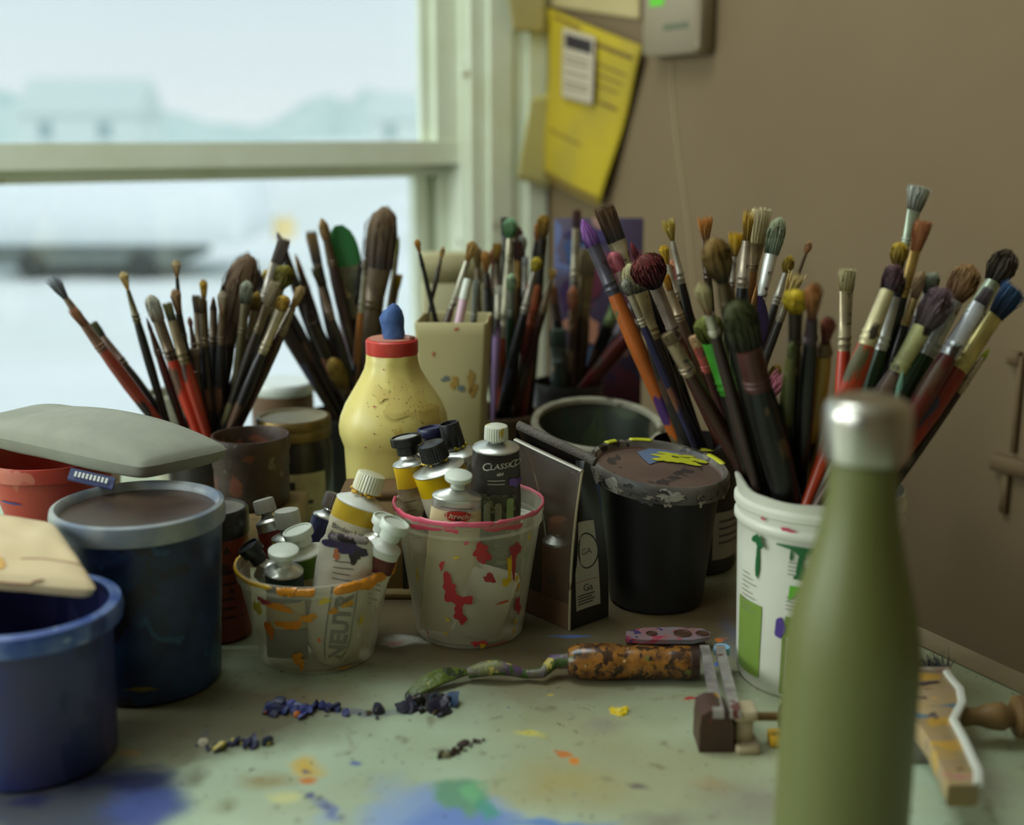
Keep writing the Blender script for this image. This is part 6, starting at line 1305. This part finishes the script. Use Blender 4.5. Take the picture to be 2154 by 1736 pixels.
('T', (1548, 630), (1646, 1010), 'fil', 60, 118, 100, 52, 66, ((40, 40, 22), (74, 78, 38)), (84, 44, 40), (18, 17, 17), (GRN,), -.035, -.07, 'very thick dark brush with an olive-coated head in front of the others', .1),
('T', (1498, 500), (1622, 1010), 'mop', 56, 104, 60, 26, 44, ((44, 34, 22), (150, 118, 56)), (84, 70, 44), (30, 28, 24), (), -.03, -.075, 'big soft tan-edged dark mop, highest of the blurred tub brushes', .3),
('T', (1474, 594), (1588, 1010), 'fluff', 42, 76, 50, 22, 26, ((110, 80, 50), (196, 184, 136)), (186, 180, 160), (60, 44, 40), (), -.02, -.05, 'blurred cream puff brush with a glinting ferrule'),
('T', (1482, 664), (1590, 1005), 'mop', 54, 58, 120, 44, 46, ((60, 66, 16), (110, 116, 30)), (66, 160, 44), (40, 34, 26), (GRN, MUS), -.035, -.06, 'olive mop brush with a bright green painted ferrule', .0),
('T', (1675, 610), (1664, 1010), 'mop', 48, 52, 90, 30, 32, ((150, 120, 10), (206, 180, 30)), (60, 50, 40), (38, 38, 32), (OLV,), -.03, -.06, 'bright yellow mop brush on a dark stem', .2),
('T', (1713, 596), (1684, 1010), 'fluff', 48, 90, 60, 24, 34, ((70, 40, 20), (170, 110, 50)), (60, 46, 50), (24, 22, 24), (), -.026, -.075, 'fuzzy ginger-brown brush beside the bright yellow mop', .2),
('T', (1744, 668), (1692, 1015), 'fluff', 40, 66, 30, 22, 40, ((80, 36, 28), (150, 76, 56)), (110, 80, 50), (168, 126, 40), (BRN, DBR), -.022, -.08, 'fuzzy dark red brush with a mustard paint-coated handle', .1),
('T', (1460, 704), (1572, 1000), 'flat', 24, 30, 60, 26, 26, ((206, 160, 120), (214, 176, 140)), (186, 84, 76), (70, 36, 32), (), -.01, -.05, 'pinkish flat-ended brush with a coral ferrule', .1),
('T', (1402, 700), (1556, 1000), 'flat', 26, 30, 80, 26, 34, ((100, 80, 60), (140, 120, 90)), (160, 140, 110), (62, 32, 26), (), .0, -.01, 'dark red-brown handled brush leaning furthest toward the black bucket'),
('T', (1668, 720), (1640, 1000), 'round', 18, 40, 60, 18, 30, ((60, 66, 30), (96, 100, 50)), (84, 84, 40), (74, 78, 40), (BLK,), -.034, -.06, 'olive-green coated brush just in front of the bright yellow mop', .1),
('T', (1698, 740), (1668, 1000), 'point', 12, 40, 60, 11, 24, ((60, 50, 46), (110, 96, 84)), (206, 204, 196), (40, 30, 36), (), -.01, -.03, 'dark slender brush with a bright thin ferrule between yellow and ginger brushes'),
('T', (1782, 565), (1772, 830), 'flat', 36, 48, 126, 29, 30, ((150, 136, 90), (206, 196, 150)), (186, 170, 136), (190, 62, 36), ((44, 60, 110),), .03, .045, 'neat cream flat brush with a red-orange handle standing upright'),
('T', (1936, 392), (1850, 720), 'wide', 52, 52, 80, 30, 20, ((110, 108, 100), (190, 196, 186)), (176, 190, 166), (50, 46, 40), (), .02, .02, 'white splayed flat brush, highest of everything in the food tub', .2),
('T', (1944, 462), (1850, 800), 'flat', 42, 68, 100, 22, 26, ((140, 84, 46), (180, 116, 76)), (196, 162, 90), (34, 40, 36), (), .012, .012, 'salmon-brown flat brush with a long brassy ferrule', .4),
('T', (1896, 508), (1838, 800), 'mop', 32, 50, 70, 18, 24, ((90, 66, 16), (186, 156, 40)), (186, 160, 90), (40, 50, 44), (), .016, .01, 'dull yellow mop brush under the white splayed one', .4),
('T', (1888, 556), (1776, 850), 'fil', 36, 58, 124, 28, 42, ((50, 34, 40), (104, 70, 80)), (206, 194, 150), (190, 66, 34), (), -.004, .0, 'purple-brown filbert with cream ferrule and thick orange-red handle', .3),
('T', (1893, 576), (1822, 860), 'fil', 28, 50, 116, 24, 30, ((40, 32, 36), (84, 64, 64)), (206, 206, 200), (38, 66, 40), (), .006, .0, 'dark brush with bright silver ferrule and green handle'),
('T', (1968, 572), (1860, 860), 'fil', 27, 50, 50, 15, 24, ((80, 90, 76), (160, 166, 146)), (206, 206, 200), (60, 44, 44), (), .014, .01, 'grey-green filbert between the brassy and mauve brushes'),
('T', (1942, 570), (1846, 860), 'fil', 20, 60, 60, 15, 22, ((120, 90, 66), (176, 146, 110)), (196, 166, 110), (44, 40, 36), (), .018, .02, 'narrow tan filbert right against the grey-green one'),
('T', (1992, 606), (1840, 860), 'mop', 56, 100, 110, 40, 40, ((64, 54, 50), (124, 98, 108)), (176, 176, 120), (96, 74, 60), ((130, 80, 90),), -.024, -.035, 'large mauve mop brush with a pear-shaped cream ferrule', .1),
('T', (2046, 556), (1888, 860), 'mop', 52, 86, 130, 38, 46, ((110, 76, 50), (180, 140, 90)), (206, 210, 210), (40, 72, 34), (), -.006, -.01, 'big tan mop brush with white-silver ferrule and green handle'),
('T', (2128, 526), (1910, 900), 'fil', 50, 80, 90, 30, 44, ((44, 38, 28), (84, 70, 54)), (176, 190, 166), (62, 42, 54), (), .008, .0, 'dark brown round brush with greenish ferrule, leaning out highest at the far side'),
('T', (2082, 606), (1900, 905), 'flat', 22, 40, 130, 30, 42, ((60, 50, 56), (96, 84, 90)), (214, 218, 226), (92, 34, 26), (), -.01, -.01, 'brush with brilliant silver ferrule and dark red handle beneath the brown round one'),
('T', (2136, 604), (1910, 930), 'flat', 66, 76, 140, 36, 44, ((30, 44, 66), (50, 86, 130)), (206, 190, 120), (146, 48, 30), (), -.018, -.03, 'wide blue-stained flat brush with a gold ferrule and red handle', .4),
('T', (2082, 732), (1906, 985), 'point', 10, 24, 90, 11, 18, ((130, 140, 30), (176, 180, 50)), (170, 150, 120), (50, 36, 30), (), .0, -.01, 'lowest leaning thin brush with a lime green tip', .1),
('T', (1899, 780), (1880, 870), 'point', 9, 40, 40, 10, 14, ((130, 176, 160), (160, 204, 186)), (140, 186, 166), (120, 170, 150), (), -.034, -.04, 'thin turquoise stick brush emerging above the flask cap', .0),
]:
    mt_ = .45
    if len(a) == 17: mt_ = a[16]; a = a[:16]
    a = list(a)
    brush(a[0], a[1], a[2], a[3], a[4], a[5], a[6], a[7], a[8], a[9], a[10], a[11], a[12], a[13], a[14], a[15], metal=mt_)

# ------------------------------------------------------------------ other tools among the brushes
def stick_frame(hold, tip, mid, dB, dT, hw):
    c, fz, rim, r0, r1 = HOLD[hold]
    Tp = W(tip[0], tip[1], c.y+dT); Md = W(mid[0], mid[1], c.y+dB); u = (Md-Tp).normalized(); zr = c.z+rim
    P = Tp+u*((zr-Tp.z)/u.z); d = V((P.x-c.x, P.y-c.y, 0)); rr = r1-hw
    if d.length > rr: d = d*(rr/d.length); P = V((c.x+d.x, c.y+d.y, zr))
    u = (P-Tp).normalized(); B = P.copy()
    for k in range(400):
        Q = B+u*.001; zz = Q.z-c.z
        if zz < fz+.002 or math.hypot(Q.x-c.x, Q.y-c.y) > r0+(r1-r0)*max(0, zz)/rim-hw: break
        B = Q
    return axis_frame(B, Tp), (Tp-B).length, 1/ppm(c.y+dT, Tp.z-T)
def leaf_blade(l, w, z0, pw=.75, top=.5):
    m = MB(); R = []
    for k in range(17):
        t = k/16; e = w/2*(math.sin(PI*min(1., t*.94+.03))**pw); R.append([(e*math.cos(2*PI*j/14), .0016*math.sin(2*PI*j/14)*(1.2-t*.6), z0+l*t) for j in range(14)])
    return m.rings(R, 0, True, True)
mt, Lg, s = stick_frame('M', (1598, 622), (1600, 870), -.03, -.035, .004)
t = thing('palette_knife', 'deep purple paint-coated palette knife blade standing among the brushes', 'palette knife', mat=mt)
leaf_blade(150*s, 62*s, Lg-150*s).build('blade', M('purple_coated_blade', (56, 38, 82), .45, col2=(44, 32, 66), scale=40, spots=(((150, 140, 160), 90, .74),)), t)
MB().lathe([(0, 0), (.003, .001), (.005, .02), (.005, Lg-190*s), (.0022, Lg-175*s), (.0022, Lg-145*s), (0, Lg-145*s)], 14).build('handle', M('dark_wood_handle', (44, 34, 32), .4), t)
mt, Lg, s = stick_frame('B', (712, 474), (762, 720), .01, .01, .006)
t = thing('palette_scraper', 'green-bladed plastic palette scraper behind the tan round brush', 'scraper', mat=mt)
m = MB(); R = []
for k in range(15):
    q = k/14; e = (26+14*q)*s if q < .6 else (34.4+4*(q-.6))*s*math.sqrt(max(.01, 1-((q-.6)/.41)**2.4))
    R.append([(e*math.cos(2*PI*j/16), .0022*math.sin(2*PI*j/16), Lg-205*s+205*s*q) for j in range(16)])
m.rings(R, [1]*8+[0]*6, True, True)
m.build('blade', [M('green_plastic_blade', (44, 112, 56), .45, col2=(36, 96, 50), scale=10), M('mottled_painted_blade', (120, 112, 80), .5, col2=(60, 70, 62), scale=60, amt=.9, spots=(((176, 156, 110), 70, .62), ((50, 100, 50), 60, .66)))], t)
MB().lathe([(0, 0), (.004, .001), (.006, .02), (.006, Lg-200*s), (0, Lg-198*s)], 14).build('handle', M('dark_wood_handle', (44, 34, 32), .4), t)
mt, Lg, s = stick_frame('W', (985, 586), (970, 656), -.01, -.006, .005)
t = thing('marker_pen', 'pink marker pen with a white cap in the square vase', 'pen', mat=mt)
MB().lathe([(0, 0), (.0044, .001), (.0046, .004), (.0046, Lg-.020), (0, Lg-.020)], 20).build('barrel', M('pink_marker', (216, 180, 196), .4), t)
MB().lathe([(.0052, Lg-.022), (.0054, Lg-.020), (.0046, Lg-.004), (.0038, Lg-.0005), (0, Lg)], 20).build('cap', M('white_pen_cap', (214, 218, 206), .4), t)
